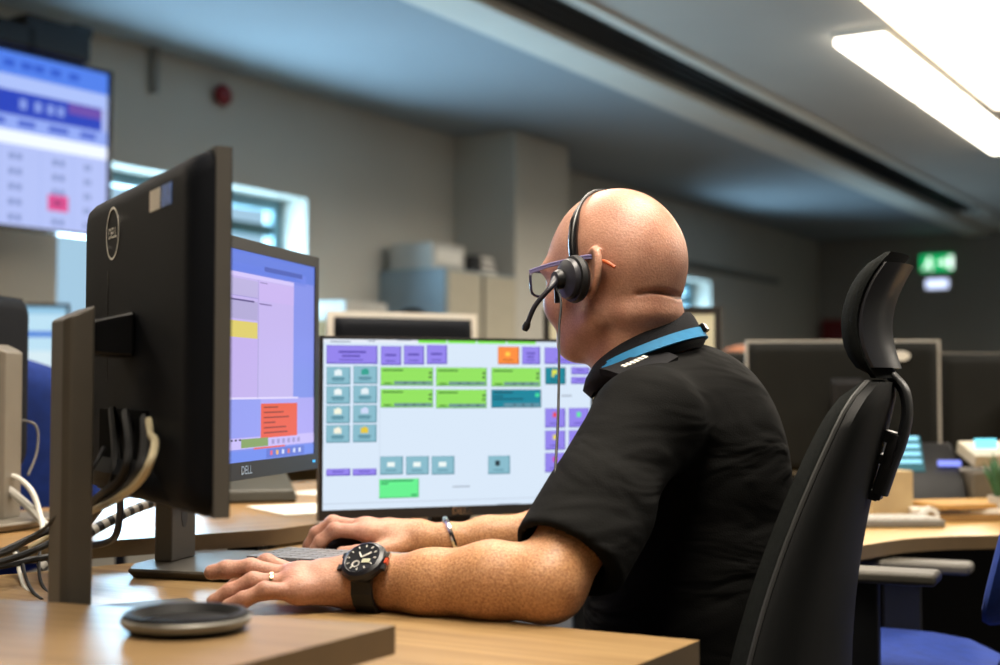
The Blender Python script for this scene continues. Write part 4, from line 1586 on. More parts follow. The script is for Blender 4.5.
# skull and face
B.ell(hp(0.003, 0, 0.003), (0.0955, 0.0775, 0.0945), HR, 0.02)
B.ell(hp(-0.028, 0, -0.004), (0.066, 0.071, 0.076), HR, 0.008)
B.ell(hp(0.048, 0, -0.005), (0.051, 0.064, 0.060), HR, 0.012)
B.ell(hp(0.045, 0, -0.06), (0.048, 0.058, 0.068), HR, 0.025)
B.ell(hp(0.082, 0, -0.002), (0.021, 0.058, 0.011), HR, 0.018)      # brow
for s_ in (-1, 1):
    B.ell(hp(0.060, 0.042 * s_, -0.052), (0.030, 0.026, 0.028), HR, 0.02)   # cheeks
    B.cone(hp(0.0, 0.054 * s_, -0.075), hp(0.062, 0.026 * s_, -0.106), 0.021, 0.017, 0.025)  # jaw
B.ell(hp(0.077, 0, -0.104), (0.024, 0.028, 0.020), HR, 0.02)       # chin
B.cone(hp(0.018, 0, -0.080), hp(-0.002, 0, -0.115), 0.040, 0.046, 0.02)
B.cone(hp(0.096, 0, -0.010), hp(0.112, 0, -0.044), 0.008, 0.012, 0.012)     # nose
B.ell(hp(0.106, 0, -0.049), (0.014, 0.017, 0.010), HR, 0.006)
B.ell(hp(0.093, 0, -0.079), (0.010, 0.024, 0.006), HR, 0.008)      # lips
B.ell(hp(0.092, 0, -0.090), (0.010, 0.020, 0.006), HR, 0.008)
for s_ in (-1, 1):
    B.ell(hp(0.094, 0.032 * s_, -0.018), (0.012, 0.017, 0.009), HR, 0.01, sub=True)
    B.ell(hp(0.080, 0.032 * s_, -0.018), (0.014, 0.014, 0.012), HR, 0.004)   # closed-lid eyeball volume
# nape rolls and the crease
for j in range(12):
    a = math.radians(118 + 122 * j / 11)
    f_, l_ = math.cos(a), math.sin(a)
    B.ell(hp(-0.016 + 0.053 * f_, 0.052 * l_, -0.074), (0.009, 0.009, 0.011), HR, 0.014)
for j in range(15):
    a = math.radians(140 + 70 * j / 14)
    o_ = hp(-0.01, 0, -0.052 + 0.002 * math.sin(j * 0.45))
    sp_ = B.surf(o_, HFd * math.cos(a) + HL * math.sin(a))
    e_ = math.sin(PI * (j + 0.5) / 15) ** 0.5
    B.ell(sp_, (0.0055 * e_ + 0.001, 0.007, 0.0024), (HFd * math.cos(a) + HL * math.sin(a), HL * math.cos(a) - HFd * math.sin(a), HU), 0.003, sub=True)
# ears
for s_ in (-1, 1):
    c = hp(-0.017, 0.080 * s_, -0.020)
    ef = (HFd * 0.86 - HL * (0.5 * s_)).normalized() * -1     # ear plane leans back and outward
    eu = (HU * 0.98 - HFd * 0.16).normalized()
    en = ef.cross(eu).normalized()
    B.ell(c + ef * 0.006, (0.015, 0.026, 0.0048), (ef, eu, en), 0.008)
    pts = []
    for j in range(15):
        a = math.radians(-70 + 250 * j / 14)
        pts.append(c + ef * (0.004 + 0.017 * math.cos(a)) + eu * (0.027 * math.sin(a)))
    B.chain(pts, [0.0042] * len(pts), 0.004)
    B.ell(c + eu * -0.027 + ef * 0.000, (0.008, 0.009, 0.0055), (ef, eu, en), 0.006)
    B.ell(c + ef * 0.004 + HL * (0.006 * s_) + eu * 0.002, (0.009, 0.016, 0.0035), (ef, eu, en), 0.004, sub=True)

# left forearm and hand
FA = [EL, EL.lerp(WL, 0.25), EL.lerp(WL, 0.6), WL + V3((0.02, 0, 0)), WL]
B.chain([EL + V3((0.004, 0.0, 0.002)), EL.lerp(WL, 0.28) + V3((0, 0, 0.004)), EL.lerp(WL, 0.62) + V3((0, 0, 0.0)), WL + V3((0.03, -0.006, 0.0)), WL], [0.0375, 0.0405, 0.0350, 0.0280, 0.0265], 0.02)
B.ell(WL + V3((-0.01, 0, 0)), (0.03, 0.031, 0.024), None, 0.02)


def hand(mcps, wrist, fingers, thumb, kn=0.0135):
    for p in mcps:
        B.cone(wrist + (p - wrist) * 0.12, p, 0.021, kn, 0.018)
    for i in range(len(mcps) - 1):
        B.cone(mcps[i].lerp(wrist, 0.12), mcps[i + 1].lerp(wrist, 0.12), kn, kn, 0.012)
        B.cone(mcps[i].lerp(wrist, 0.45), mcps[i + 1].lerp(wrist, 0.45), kn + 0.003, kn + 0.003, 0.012)
    for pts, r0, r1 in fingers:
        n_ = len(pts)
        rs = [r0 + (r1 - r0) * i / (n_ - 1) for i in range(n_)]
        B.chain(pts, rs, 0.003)
        for i in range(1, n_ - 1):
            B.ell(pts[i], (rs[i] * 1.08,) * 3, None, 0.004)
    pts, r0, r1 = thumb
    B.cone(pts[0], pts[1], r0, r0 * 0.9, 0.012)
    B.chain(pts[1:], [r0 * 0.88, r0 * 0.8, r1], 0.004)


mL_ = [V3((-0.2300, 1.568, 0.7435)), V3((-0.2400, 1.590, 0.750)), V3((-0.2440, 1.613, 0.7545)), V3((-0.2380, 1.637, 0.754))]
hand(mL_, WL, [
    ([mL_[0], V3((-0.2620, 1.560, 0.7465)), V3((-0.2860, 1.558, 0.7365)), V3((-0.3030, 1.558, 0.7300))], 0.0105, 0.0080),
    ([mL_[1], V3((-0.2800, 1.586, 0.7530)), V3((-0.3060, 1.583, 0.7415)), V3((-0.3240, 1.581, 0.7310))], 0.0112, 0.0085),
    ([mL_[2], V3((-0.2880, 1.616, 0.7640)), V3((-0.3160, 1.617, 0.7625)), V3((-0.3340, 1.618, 0.7590))], 0.0118, 0.0092),
    ([mL_[3], V3((-0.2760, 1.650, 0.7660)), V3((-0.3010, 1.655, 0.7520)), V3((-0.3160, 1.658, 0.7380))], 0.0112, 0.0085),
], ([V3((-0.1850, 1.628, 0.7455)), V3((-0.2120, 1.660, 0.7390)), V3((-0.2400, 1.674, 0.7350)), V3((-0.2640, 1.680, 0.7315))], 0.0150, 0.0098))

# right forearm and hand (on the mouse)
B.chain([ER, ER.lerp(WR, 0.28), ER.lerp(WR, 0.62), WR + V3((0.03, 0, 0)), WR], [0.036, 0.033, 0.027, 0.0225, 0.022], 0.02)
mR_ = [V3((-0.205, 2.078, 0.7590)), V3((-0.212, 2.100, 0.7635)), V3((-0.208, 2.122, 0.7600)), V3((-0.198, 2.142, 0.7520))]
hand(mR_, WR, [
    ([mR_[0], V3((-0.246, 2.076, 0.7620)), V3((-0.266, 2.076, 0.7450)), V3((-0.277, 2.076, 0.7310))], 0.0118, 0.0090),
    ([mR_[1], V3((-0.252, 2.102, 0.7700)), V3((-0.276, 2.104, 0.7540)), V3((-0.289, 2.105, 0.7350))], 0.0120, 0.0092),
    ([mR_[2], V3((-0.244, 2.130, 0.7630)), V3((-0.265, 2.136, 0.7460)), V3((-0.276, 2.140, 0.7310))], 0.0115, 0.0085),
    ([mR_[3], V3((-0.226, 2.154, 0.7480)), V3((-0.244, 2.160, 0.7340)), V3((-0.255, 2.164, 0.7310))], 0.0102, 0.0078),
], ([V3((-0.150, 2.075, 0.7380)), V3((-0.182, 2.052, 0.7320)), V3((-0.210, 2.048, 0.7310)), V3((-0.232, 2.050, 0.7310))], 0.0150, 0.0098))

man = B.mesh('person', M_SKIN, None, smooth=1)
tag(man, 'bald man in a black short-sleeved uniform shirt working at the desk with a headset on', 'person')
del B
for s_ in (-1, 1):
    MB().ell(hp(0.0835, 0.032 * s_, -0.018), (0.0125, 0.0125, 0.0125), mat('eyeball', '#e6e0da', 0.2, var=0.02)).build('eye', man)

# shirt
SH = Field((-0.06, 1.42, 0.50), (0.47, 2.26, 1.09), 0.004)
SH.ell((0.30, 1.88, 0.575), (0.128, 0.178, 0.12), TR_, 0.05)
SH.ell((0.266, 1.868, 0.68), (0.152, 0.178, 0.17), TR_, 0.06)
SH.ell((0.262, 1.86, 0.845), (0.124, 0.172, 0.18), TR_, 0.06)
SH.ell((0.232, 1.855, 0.92), (0.096, 0.180, 0.092), TR_, 0.05)
SH.cone(NB + V3((0.014, 0.002, -0.016)), SL + V3((0.02, 0.01, 0.012)), 0.066, 0.050, 0.04)
SH.cone(NB + V3((0.014, 0.002, -0.012)), SR + V3((0.0, -0.02, 0.022)), 0.068, 0.052, 0.04)
ax = (EL - SL).normalized()
hem = SL + (EL - SL) * 0.82
hn = (ax + V3((-0.05, 0.0, -0.15))).normalized()
SH.cone(SL, EL + ax * 0.06, 0.062, 0.055, 0.04, plane=(hem, hn))
SH.cone(SL.lerp(EL, 0.55) + V3((0.012, 0, -0.006)), EL + ax * 0.05 + V3((0.012, 0, -0.006)), 0.056, 0.055, 0.03, plane=(hem, hn))
axr = (ER - SR).normalized()
hemr = SR + (ER - SR) * 0.80
SH.cone(SR, ER + axr * 0.05, 0.062, 0.058, 0.03, plane=(hemr, axr))
# hollow out the sleeve mouths
SH.cone(hem - ax * 0.02, EL + ax * 0.1, 0.050, 0.050, 0.0, sub=True)
SH.cone(hemr - axr * 0.02, ER + axr * 0.1, 0.054, 0.054, 0.0, sub=True)
# neck opening
SH.cone(NB + V3((0.004, 0.0, 0.035)), hp(-0.03, 0, -0.05), 0.060, 0.07, 0.006, sub=True)
# soft folds: armpit crease and sleeve drapes
up_s = SL.lerp(EL, 0.5)
SH.cone(V3((0.205, 1.690, 0.93)), V3((0.185, 1.690, 0.80)), 0.007, 0.004, 0.03, sub=True)
ea = SH.top(0.207, 1.762, 1.12)
eb = SH.top(0.140, 1.700, 1.12)
em = SH.top(0.174, 1.731, 1.12)
print('EPAULETTE', ea, em, eb)
shirt = SH.mesh('shirt', M_SHIRT, man, smooth=2)
del SH
# collar: folded band round the neck, lower in front
cc = V3((0.187, 1.834, 1.021))


def cpt(phi, r, dz):
    return cc + TF * (r * (0.97 if math.cos(phi) < 0 else 0.97 - 0.16 * math.cos(phi)) * math.cos(phi)) + TLV * (r * 0.97 * math.sin(phi)) + V3((0, 0, dz - 0.034 * math.cos(phi)))


mb = MB()
rings = []
for j in range(49):
    phi = math.radians(14 + 332 * j / 48)
    dr = 0.006 * (abs(phi - PI) / PI) ** 2
    rings.append([cpt(phi, 0.066, -0.020), cpt(phi, 0.0630 + dr, 0.006), cpt(phi, 0.0635 + dr, 0.014), cpt(phi, 0.0665 + dr, 0.0165), cpt(phi, 0.0715 + dr, 0.012), cpt(phi, 0.082 + dr * 1.5, -0.006), cpt(phi, 0.086 + dr * 1.5, -0.020), cpt(phi, 0.080, -0.030)])
mb.loft(rings, M_COLLAR)
mb.build('collar', man, fixn=True, angle=70)
# lanyard ribbon lying below the collar
mb = MB()
rings = []
for j in range(33):
    phi = math.radians(66 + 228 * j / 32)
    w0 = 0.0012
    rings.append([cpt(phi, 0.0820, -0.0035), cpt(phi, 0.0835, -0.0030), cpt(phi, 0.0900, -0.0150), cpt(phi, 0.0875, -0.0170)])
mb.loft(rings, M_LANYARD)
lan = thing('lanyard', 'bright blue lanyard ribbon round the man\'s collar', 'lanyard', cc)
o = mb.build('ribbon', lan, fixn=True)
o.location = -cc
pk = cpt(math.radians(182), 0.086, -0.004)
o = MB().box((0, 0, 0), (0.007, 0.018, 0.012), M_BLACK2, (0, 0.6, math.atan2(TF.y, TF.x))).build('clasp', lan, bevel=0.002)
o.location = pk - cc
# shoulder slide (epaulette) on the near shoulder
ed = (eb - ea).normalized()
ex_ = ed.cross(V3((0.05, -0.35, 1))).normalized()
ez = ex_.cross(ed).normalized()
if ez.z < 0:
    ez = -ez
RE = Matrix((ex_, ed, ez)).transposed()


def ept(f):
    q0 = (ea * (1 - f) + em * f) if False else (ea * ((1 - f) * (1 - 2 * f)) + em * (4 * f * (1 - f)) + eb * (f * (2 * f - 1)))
    return q0 + ez * 0.004


mb = MB()
rings = []
for i in range(9):
    f = i / 8
    c = ept(f)
    rings.append([c + ex_ * (sx * 0.024) + ez * (sz * 0.004 - 0.003 * abs(sx)) for sx, sz in ((-1, -1), (-0.5, -1), (0.5, -1), (1, -1), (1, 1), (0.5, 1), (-0.5, 1), (-1, 1))])
mb.loft(rings, M_COLLAR)
ep = mb.build('epaulette', man, fixn=True)
mb = MB()
for i in range(6):
    f = 0.32 + 0.42 * i / 5
    mb.box(ept(f) + ez * 0.0036 + ex_ * 0.006, (0.0075, 0.0055, 0.0014), M_WHITE, RE)
mb.build('insignia', ep)
# trousers and shoes
TRF = Field((-0.24, 1.62, 0.0), (0.46, 2.36, 0.66), 0.008)
TRF.ell((0.30, 1.88, 0.55), (0.128, 0.178, 0.08), TR_, 0.04)
hips, knees, ank = [], [], []
for s_ in (-1, 1):
    hpz = V3((0.29, 1.878, 0.545)) + TLV * (0.09 * s_)
    kn = hpz + TF * 0.40 + TLV * (0.03 * s_) + V3((0, 0, -0.01))
    an = V3((kn.x, kn.y, 0.10)) + TF * 0.03
    TRF.cone(hpz, kn, 0.085, 0.066, 0.03)
    TRF.cone(kn, an, 0.066, 0.055, 0.03)
    ank.append(an)
TRF.mesh('trousers', M_TROUSER, man, smooth=2)
for an in ank:
    mb = MB()
    c = V3((an.x, an.y, 0)) + TF * 0.06
    Rz = Matrix.Rotation(math.atan2(TF.y, TF.x), 3, 'Z')
    rings = []
    for i in range(9):
        f = i / 8
        x = -0.13 + 0.27 * f
        w_ = 0.045 * math.sqrt(max(0.1, 1 - (2 * f - 1) ** 4))
        h_ = 0.095 - 0.05 * f ** 0.8
        rings.append([c + Rz @ V3((x, w_ * math.cos(q_), 0.003 + h_ * (0.5 + 0.5 * math.sin(q_)))) for q_ in [2 * PI * k_ / 14 for k_ in range(14)]])
    mb.loft(rings, M_BLACK2)
    mb.build('shoe', man, fixn=True)

# ------------------------------------------------------------------ headset
t = thing('headset', 'black over-head telephone headset with a boom microphone', 'headset', H0)


def hl(f, l, u):
    return HFd * f + HL * l + HU * u


def arc(r_l, r_u, a0, a1, n, f0=0.006, lean=0.12):
    out = []
    for i in range(n):
        a = math.radians(a0 + (a1 - a0) * i / (n - 1))
        u = r_u * math.sin(a)
        out.append(hl(f0 + lean * u, r_l * math.cos(a), 0.0 + u))
    return out


mb = MB()
pts = arc(0.0855, 0.0985, -4, 184, 41, lean=0.10)
rs = []
for i in range(41):
    e = abs(i - 20) / 20
    rs.append(0.0024 + 0.0038 * max(0, min(1, (e - 0.45) / 0.2)))
mb.tube(pts, rs, M_BLACK2, n=10, flat=1.0)
band = mb.build('headband', t)
mb = MB()
pin = [hl(0.006, 0.089 * s_, -0.008) for s_ in (1,)]
mb.tube([hl(0.005, 0.0885, -0.004), hl(0.003, 0.090, -0.022)], 0.0036, M_CHROME)
mb.build('slider_pin', band)
for s_ in (1, -1):
    REp = Matrix((HFd, HU, HL * s_)).transposed()
    tl = Matrix.Rotation(math.radians(-19 * s_), 3, HU)
    tq = Matrix.Rotation(math.radians(-6), 3, HL)
    REp = tl @ REp
    c = hl(0.000, 0.086 * s_, -0.028)
    mb = MB()
    mb.lathe([(0.0, -0.002), (0.024, -0.002), (0.029, 0.001), (0.031, 0.006), (0.029, 0.0115), (0.024, 0.013), (0.0, 0.012)], M_RUBBER, c=c, R=REp, n=30)
    cush = mb.build('ear_cushion', t)
    mb = MB()
    n_ = REp @ V3((0, 0, 1))
    mb.lathe([(0.0, 0.012), (0.0255, 0.012), (0.0265, 0.0155), (0.0245, 0.020), (0.016, 0.0235), (0.0, 0.024)], mat('earpiece_grey', '#2d2d33', 0.4), c=c, R=REp, n=30)
    mb.build('earpiece', t)
    if s_ == 1:
        hubc = c + n_ * 0.025 + hl(0.006, 0, 0.0)
        mb = MB()
        mb.lathe([(0.0, 0.0), (0.0125, 0.0), (0.013, 0.004), (0.010, 0.009), (0.0, 0.010)], M_BLACK, c=hubc - n_ * 0.003, R=REp, n=24)
        mb.build('pivot', t)
        hub = hubc + n_ * 0.004
# boom microphone
mt = at(526, 327, 1.74) - H0
m1 = at(535, 306, 1.735) - H0
m2 = at(550, 288, 1.735) - H0
bpts = spline([hub, m2, m1, mt], 8)
bm_ = MB().tube(bpts, [0.0058 - 0.0026 * min(1, i / 10) for i in range(len(bpts))], mat('boom_black', '#26252e', 0.4), n=10).build('microphone_boom', t)
dv = (bpts[-1] - bpts[-3]).normalized()
MB().tube([bpts[-1] - dv * 0.006, bpts[-1], bpts[-1] + dv * 0.005], [0.0042, 0.005, 0.0035], M_RUBBER).build('microphone', bm_)
# cord
cpts = [hub - n_ * 0.0 + HU * -0.008, at(561, 302, 1.735) - H0, at(559, 330, 1.72) - H0, at(559, 370, 1.69) - H0, at(558, 420, 1.65) - H0, at(556, 458, 1.60) - H0, at(554, 490, 1.55) - H0]
MB().tube(spline([hub + HU * -0.010, hub + HU * -0.030], 4), [0.0032] * 5, M_BLACK).build('strain_relief', t)
MB().tube(spline(cpts, 8), 0.0017, M_RUBBER, n=8).build('cord', t)

# ------------------------------------------------------------------ glasses
t = thing('glasses', 'dark rectangular spectacles with orange temple tips on the man', 'glasses', H0)
MF = mat('glasses_frame', '#2a2440', 0.3, var=0.1)
mb = MB()
LW, LH = 0.056, 0.034
for s_ in (-1, 1):
    c = (0.112, 0.034 * s_, -0.019)
    loop = []
    for k_ in range(25):
        a = 2 * PI * k_ / 24
        ca, sa = math.cos(a), math.sin(a)
        loop.append(hl(c[0] - 0.010 * abs(c[1] + ca * LW / 2) / 0.06, c[1] + LW / 2 * math.copysign(abs(ca) ** 0.55, ca), c[2] + LH / 2 * math.copysign(abs(sa) ** 0.55, sa)))
    mb.tube(loop, 0.0019, MF, n=6)
mb.tube([hl(0.112, -0.008, -0.012), hl(0.114, 0, -0.010), hl(0.112, 0.008, -0.012)], 0.0018, MF, n=6)
fr_ = mb.build('frame', t)
M_LENS = bpy.data.materials.new('lens_glass')
M_LENS.use_nodes = True
pb = M_LENS.node_tree.nodes['Principled BSDF']
pb.inputs['Base Color'].default_value = (0.9, 0.95, 0.93, 1)
pb.inputs['Transmission Weight'].default_value = 1.0
pb.inputs['Roughness'].default_value = 0.02
pb.inputs['IOR'].default_value = 1.1
for s_ in (-1, 1):
    mb = MB()
    ctr = hl(0.107, 0.034 * s_, -0.019)
    mb.box(ctr, (LW * 0.97, LH * 0.94, 0.0012), M_LENS, Matrix(((HL - HFd * (-0.17 * s_) * -1).normalized(), HU, HFd)).transposed())
    mb.build('lens', t)
    tp = spline([hl(0.100, 0.064 * s_, -0.006), hl(0.06, 0.0755 * s_, -0.004), hl(0.015, 0.0835 * s_, -0.003), hl(-0.018, 0.0840 * s_, -0.003), hl(-0.032, 0.0815 * s_, -0.008)], 5)
    tm = MB().tube(tp, 0.0016, mat('temple_lilac', '#8d86b4', 0.35), n=6, flat=1.0).tube([p_ + HU * 0.003 for p_ in tp], 0.0016, mat('temple_lilac', '#8d86b4', 0.35), n=6).build('temple', t)
    MB().tube([hl(-0.030, 0.0820 * s_, -0.006), hl(-0.042, 0.0805 * s_, -0.0115), hl(-0.052, 0.0775 * s_, -0.019)], [0.0018, 0.0026, 0.0022], mat('orange_tip', '#c85a1c', 0.4), n=8).build('temple_tip', tm)

# ------------------------------------------------------------------ wristwatch, ring, bracelet
wd = (EL - WL).normalized()
wc = WL + wd * 0.018 + V3((0, -0.003, -0.002))
t = thing('wristwatch', 'chunky black sports wristwatch on the man\'s left wrist', 'watch', wc)
wy = V3((0, 0, 1)).cross(wd).normalized()      # roughly towards the far side
mb = MB()
prof = []
nseg = 36
rings = []
for k_ in range(nseg):
    a = 2 * PI * k_ / nseg
    ca, sa = math.cos(a), math.sin(a)
    dirw = wy * ca + V3((0, 0, 1)) * sa
    rx = 1.0 / math.sqrt((ca / 0.0335) ** 2 + (sa / 0.0300) ** 2)
    link = 0.0012 if k_ % 2 else 0.0
    ri, ro = rx, rx + 0.0038 + link
    rings.append([dirw * ri + wd * -0.0130, dirw * ro + wd * -0.0125, dirw * ro + wd * 0.0125, dirw * ri + wd * 0.0130])
rings.append(rings[0])
mb.loft(rings, M_RUBBER, caps=False)
mb.build('strap', t, fixn=True, angle=25)
wn = (V3((0, 0, 1)) * 0.74 - wy * 0.66 - wd * 0.10).normalized()
wn = (wn - wd * wn.dot(wd) * 0.6).normalized()
wa = wd.copy()
wa = (wa - wn * wa.dot(wn)).normalized()
wb = wn.cross(wa)
RW = Matrix((wa, wb, wn)).transposed() @ Matrix.Scale(1.13, 3)
wcc = wn * 0.031
mb = MB()
mb.lathe([(0.0, 0.0), (0.020, 0.0), (0.0235, 0.002), (0.0245, 0.007), (0.0225, 0.0105), (0.0190, 0.0125), (0.0180, 0.0118), (0.0, 0.0108)], mat('watch_case', '#15151b', 0.35), c=wcc, R=RW, n=16)
case = mb.build('case', t, angle=25)
for sx, sy in ((1, 0.55), (1, -0.55), (-1, 0.55), (-1, -0.55)):
    MB().box(wcc + RW @ V3((sx * 0.0245, sy * 0.014, 0.006)), (0.004, 0.006, 0.004), M_CHROME if sx > 0 and sy > 0 else M_BLACK, RW).build('button', case)
MB().box(wcc + RW @ V3((0.0250, 0.0, 0.006)), (0.003, 0.006, 0.0045), mat('orange_button', '#b8401a', 0.4), RW).build('button', case)
mb = MB()
mb.lathe([(0.0, 0.0112), (0.0175, 0.0121), (0.0175, 0.0119), (0.0, 0.0105)], mat('watch_dial', '#1b1e22', 0.3), c=wcc, R=RW, n=24)
for k_ in range(12):
    a = 2 * PI * k_ / 12
    mb.box(wcc + RW @ (Matrix.Rotation(a, 3, 'Z') @ V3((0.0148, 0, 0.0126))), (0.0028, 0.001, 0.0006), M_WHITE, RW @ Matrix.Rotation(a, 3, 'Z'))
mb.box(wcc + RW @ V3((0.006, -0.004, 0.0124)), (0.009, 0.005, 0.0006), mat('lcd_pale', '#b9bba0', 0.4), RW)
mb.lathe([(0.0028, 0), (0.0044, 0.0004), (0.0044, 0)], M_LGREY, c=wcc + RW @ V3((-0.004, -0.008, 0.0123)), R=RW, caps=False)
dial = mb.build('dial', t, smooth=False)
mb = MB()
for a, L_ in ((0.6, 0.011), (2.2, 0.008)):
    mb.box(wcc + RW @ (Matrix.Rotation(a, 3, 'Z') @ V3((L_ / 2, 0, 0.0132))), (L_, 0.0016, 0.0005), M_WHITE, RW @ Matrix.Rotation(a, 3, 'Z'))
mb.build('hands', dial)

rp_ = mL_[1].lerp(V3((-0.280, 1.586, 0.7530)), 0.50)
rd = (V3((-0.280, 1.586, 0.7530)) - mL_[1]).normalized()
ry = V3((0, 1, 0)) - rd * rd.y
ry.normalize()
rz_ = rd.cross(ry)
RR = Matrix((ry, rz_, rd)).transposed()
o = MB().lathe([(0.0112, -0.002), (0.0124, -0.0018), (0.0127, 0), (0.0124, 0.0018), (0.0112, 0.002)], M_GOLD, R=RR, n=30, caps=False).build('ring')
o.location = rp_
tag(o, 'pale gold wedding ring on the man\'s left hand', 'ring')
bcn = WR + (ER - WR).normalized() * 0.040
bd_ = ((ER - WR).normalized() + V3((0, 0, 0.28))).normalized()
by_ = (V3((0, 1, 0)) - bd_ * bd_.y).normalized()
bz_ = bd_.cross(by_)
mb = MB()
loop = [by_ * (0.0305 * math.cos(2 * PI * k_ / 36)) + bz_ * (0.0305 * math.sin(2 * PI * k_ / 36)) for k_ in range(37)]
mb.tube(loop, 0.0045, M_CHROME, n=8)
o = mb.build('bracelet')
o.location = bcn
tag(o, 'plain silver bangle on the man\'s right wrist', 'bracelet')

# ================================================================== SECOND PERSON, nearly hidden
G = Field((0.50, 4.35, 0.40), (1.15, 4.95, 1.2), 0.008)
pc2 = V3((0.80, 4.62, 0))
G.ell(pc2 + V3((0, 0, 1.02)), (0.095, 0.075, 0.10), None, 0.02)
G.ell(pc2 + V3((-0.04, 0, 0.96)), (0.05, 0.06, 0.065), None, 0.02)
G.cone(pc2 + V3((-0.10, 0, 0.97)), pc2 + V3((-0.085, 0, 1.0)), 0.014, 0.01, 0.01)
for s_ in (-1, 1):
    G.ell(pc2 + V3((0.005, 0.078 * s_, 1.0)), (0.016, 0.008, 0.03), None, 0.006)
G.cone(pc2 + V3((0.01, 0, 0.95)), pc2 + V3((0.03, 0, 0.86)), 0.05, 0.055, 0.02)
G.ell(pc2 + V3((0.03, 0, 0.66)), (0.09, 0.14, 0.2), None, 0.05)
for s_ in (-1, 1):
    G.cone(pc2 + V3((0.03, 0.17 * s_, 0.80)), pc2 + V3((-0.05, 0.20 * s_, 0.58)), 0.042, 0.036, 0.03)
    G.cone(pc2 + V3((-0.05, 0.20 * s_, 0.58)), pc2 + V3((-0.25, 0.10 * s_, 0.60)), 0.036, 0.026, 0.02)
per2 = G.mesh('person', M_SKIN2, None)
tag(per2, 'blurred seated person glimpsed behind the man\'s shoulder, only skin showing', 'person')
G = Field((0.50, 4.33, 0.36), (1.2, 4.95, 0.95), 0.01)
G.ell(pc2 + V3((0.03, 0, 0.66)), (0.11, 0.17, 0.23), None, 0.05)
G.cone(pc2 + V3((0.03, -0.13, 0.83)), pc2 + V3((0.03, 0.13, 0.83)), 0.06, 0.06, 0.04)
for s_ in (-1, 1):
    G.cone(pc2 + V3((0.03, 0.17 * s_, 0.80)), pc2 + V3((-0.04, 0.20 * s_, 0.60)), 0.055, 0.048, 0.03)
G.mesh('shirt', mat('plum_shirt', '#4a3350', 0.9), per2)
G = Field((0.25, 4.3, 0.0), (1.2, 4.95, 0.56), 0.01)
for s_ in (-1, 1):
    G.cone(pc2 + V3((0.03, 0.09 * s_, 0.47)), pc2 + V3((-0.38, 0.1 * s_, 0.47)), 0.08, 0.06, 0.03)
    G.cone(pc2 + V3((-0.38, 0.1 * s_, 0.47)), pc2 + V3((-0.38, 0.1 * s_, 0.06)), 0.06, 0.05, 0.02)
G.mesh('trousers', M_TROUSER, per2)
blue_chair('blue office chair under the seated person behind the man', (pc2.x + 0.03, pc2.y, 0), PI, arms=False, zs=0.40, htop=0.85)

# ================================================================== CLUTTER ON THE CURVED DESK
RZ = 0.70
t = thing('radio_terminal', 'small desk terminal with a bright blue screen before the dark monitor', 'terminal', (0.958, 3.16, RZ), -0.05)
mb = MB()
mb.loft([[(-0.10, -0.07, 0), (0.085, -0.07, 0), (0.085, 0.07, 0), (-0.10, 0.07, 0)], [(-0.095, -0.045, 0.07), (0.08, -0.045, 0.07), (0.08, 0.06, 0.15), (-0.095, 0.06, 0.15)]], M_BLACK)
mb.build('body', t, bevel=0.005, fixn=True)
mb = MB()
mb.box((-0.035, -0.0, 0.125), (0.07, 0.006, 0.090), glow('#2a6a72', 1.0), (-0.55, 0, 0))
for k_ in range(4):
    mb.box((-0.035, -0.012 + 0.011 * k_ * 0.9, 0.108 + 0.018 * k_ * 0.95), (0.06, 0.004, 0.009), glow('#8fd6f0', 1.6), (-0.55, 0, 0))
mb.build('screen', t, smooth=False)
mb = MB().box((0.055, -0.02, 0.105), (0.05, 0.006, 0.012), glow('#7f8cf0', 1.5), (-0.55, 0, 0))
mb.build('indicator', t)
t = thing('desk_radio', 'cream desk radio with a small cyan display at the right edge', 'radio', (1.16, 3.18, RZ), 0.1)
MB().box((0, 0, 0.045), (0.24, 0.16, 0.09), mat('taupe_plastic', '#5d564a', 0.5)).build('case', t, bevel=0.008)
MB().box((0, -0.02, 0.125), (0.22, 0.10, 0.03), M_CREAM, (0.3, 0, 0)).build('top_panel', t, bevel=0.004)
MB().box((-0.08, -0.058, 0.15), (0.05, 0.004, 0.022), glow('#79e0f0', 1.8), (-0.3, 0, 0)).build('display', t)
o = MB().box((0, 0, 0.05), (0.10, 0.14, 0.10), mat('beige_card', '#b09a72', 0.8)).build('carton', bevel=0.003)
o.location = (0.80, 2.98, RZ + 0.001)
o.rotation_euler = (0, 0, 0.3)
tag(o, 'beige cardboard box standing behind the headrest bracket', 'box')
for k_, (x, y, rz, h_, m_, lab) in enumerate(((0.97, 2.93, 0.1, 0.014, M_BROWN, 'brown folder lying at the bottom of the papers pile'), (0.96, 2.95, -0.1, 0.010, M_PAPER, 'white paper pad on top of the brown folder'), (0.98, 2.94, 0.25, 0.010, mat('tan_folder', '#b58b4c', 0.7), 'tan folder on the top of the papers pile'))):
    o = MB().box((0, 0, h_ / 2), (0.20, 0.14, h_), m_).build('folder' if k_ != 1 else 'paper_pad', bevel=0.001)
    o.location = (x, y, RZ + 0.0005 + sum((0.0145, 0.0105, 0.0105)[:k_]))
    o.rotation_euler = (0, 0, rz)
    tag(o, lab, 'folder' if k_ != 1 else 'paper')
t = thing('tape_reel', 'small round white tape reel on the edge of the curved desk', 'tape', (0.862, 2.80, RZ))
Rt = Matrix.Rotation(PI / 2, 3, 'X')
MB().lathe([(0.008, -0.008), (0.018, -0.008), (0.018, 0.008), (0.008, 0.008), (0.008, -0.008)], M_WHITE, c=(0, 0, 0.0185), R=Rt, n=24, caps=False).build('roll', t)
MB().lathe([(0.0045, -0.009), (0.008, -0.009), (0.008, 0.009), (0.0045, 0.009), (0.0045, -0.009)], M_BROWN, c=(0, 0, 0.0185), R=Rt, n=24, caps=False).build('core', t)
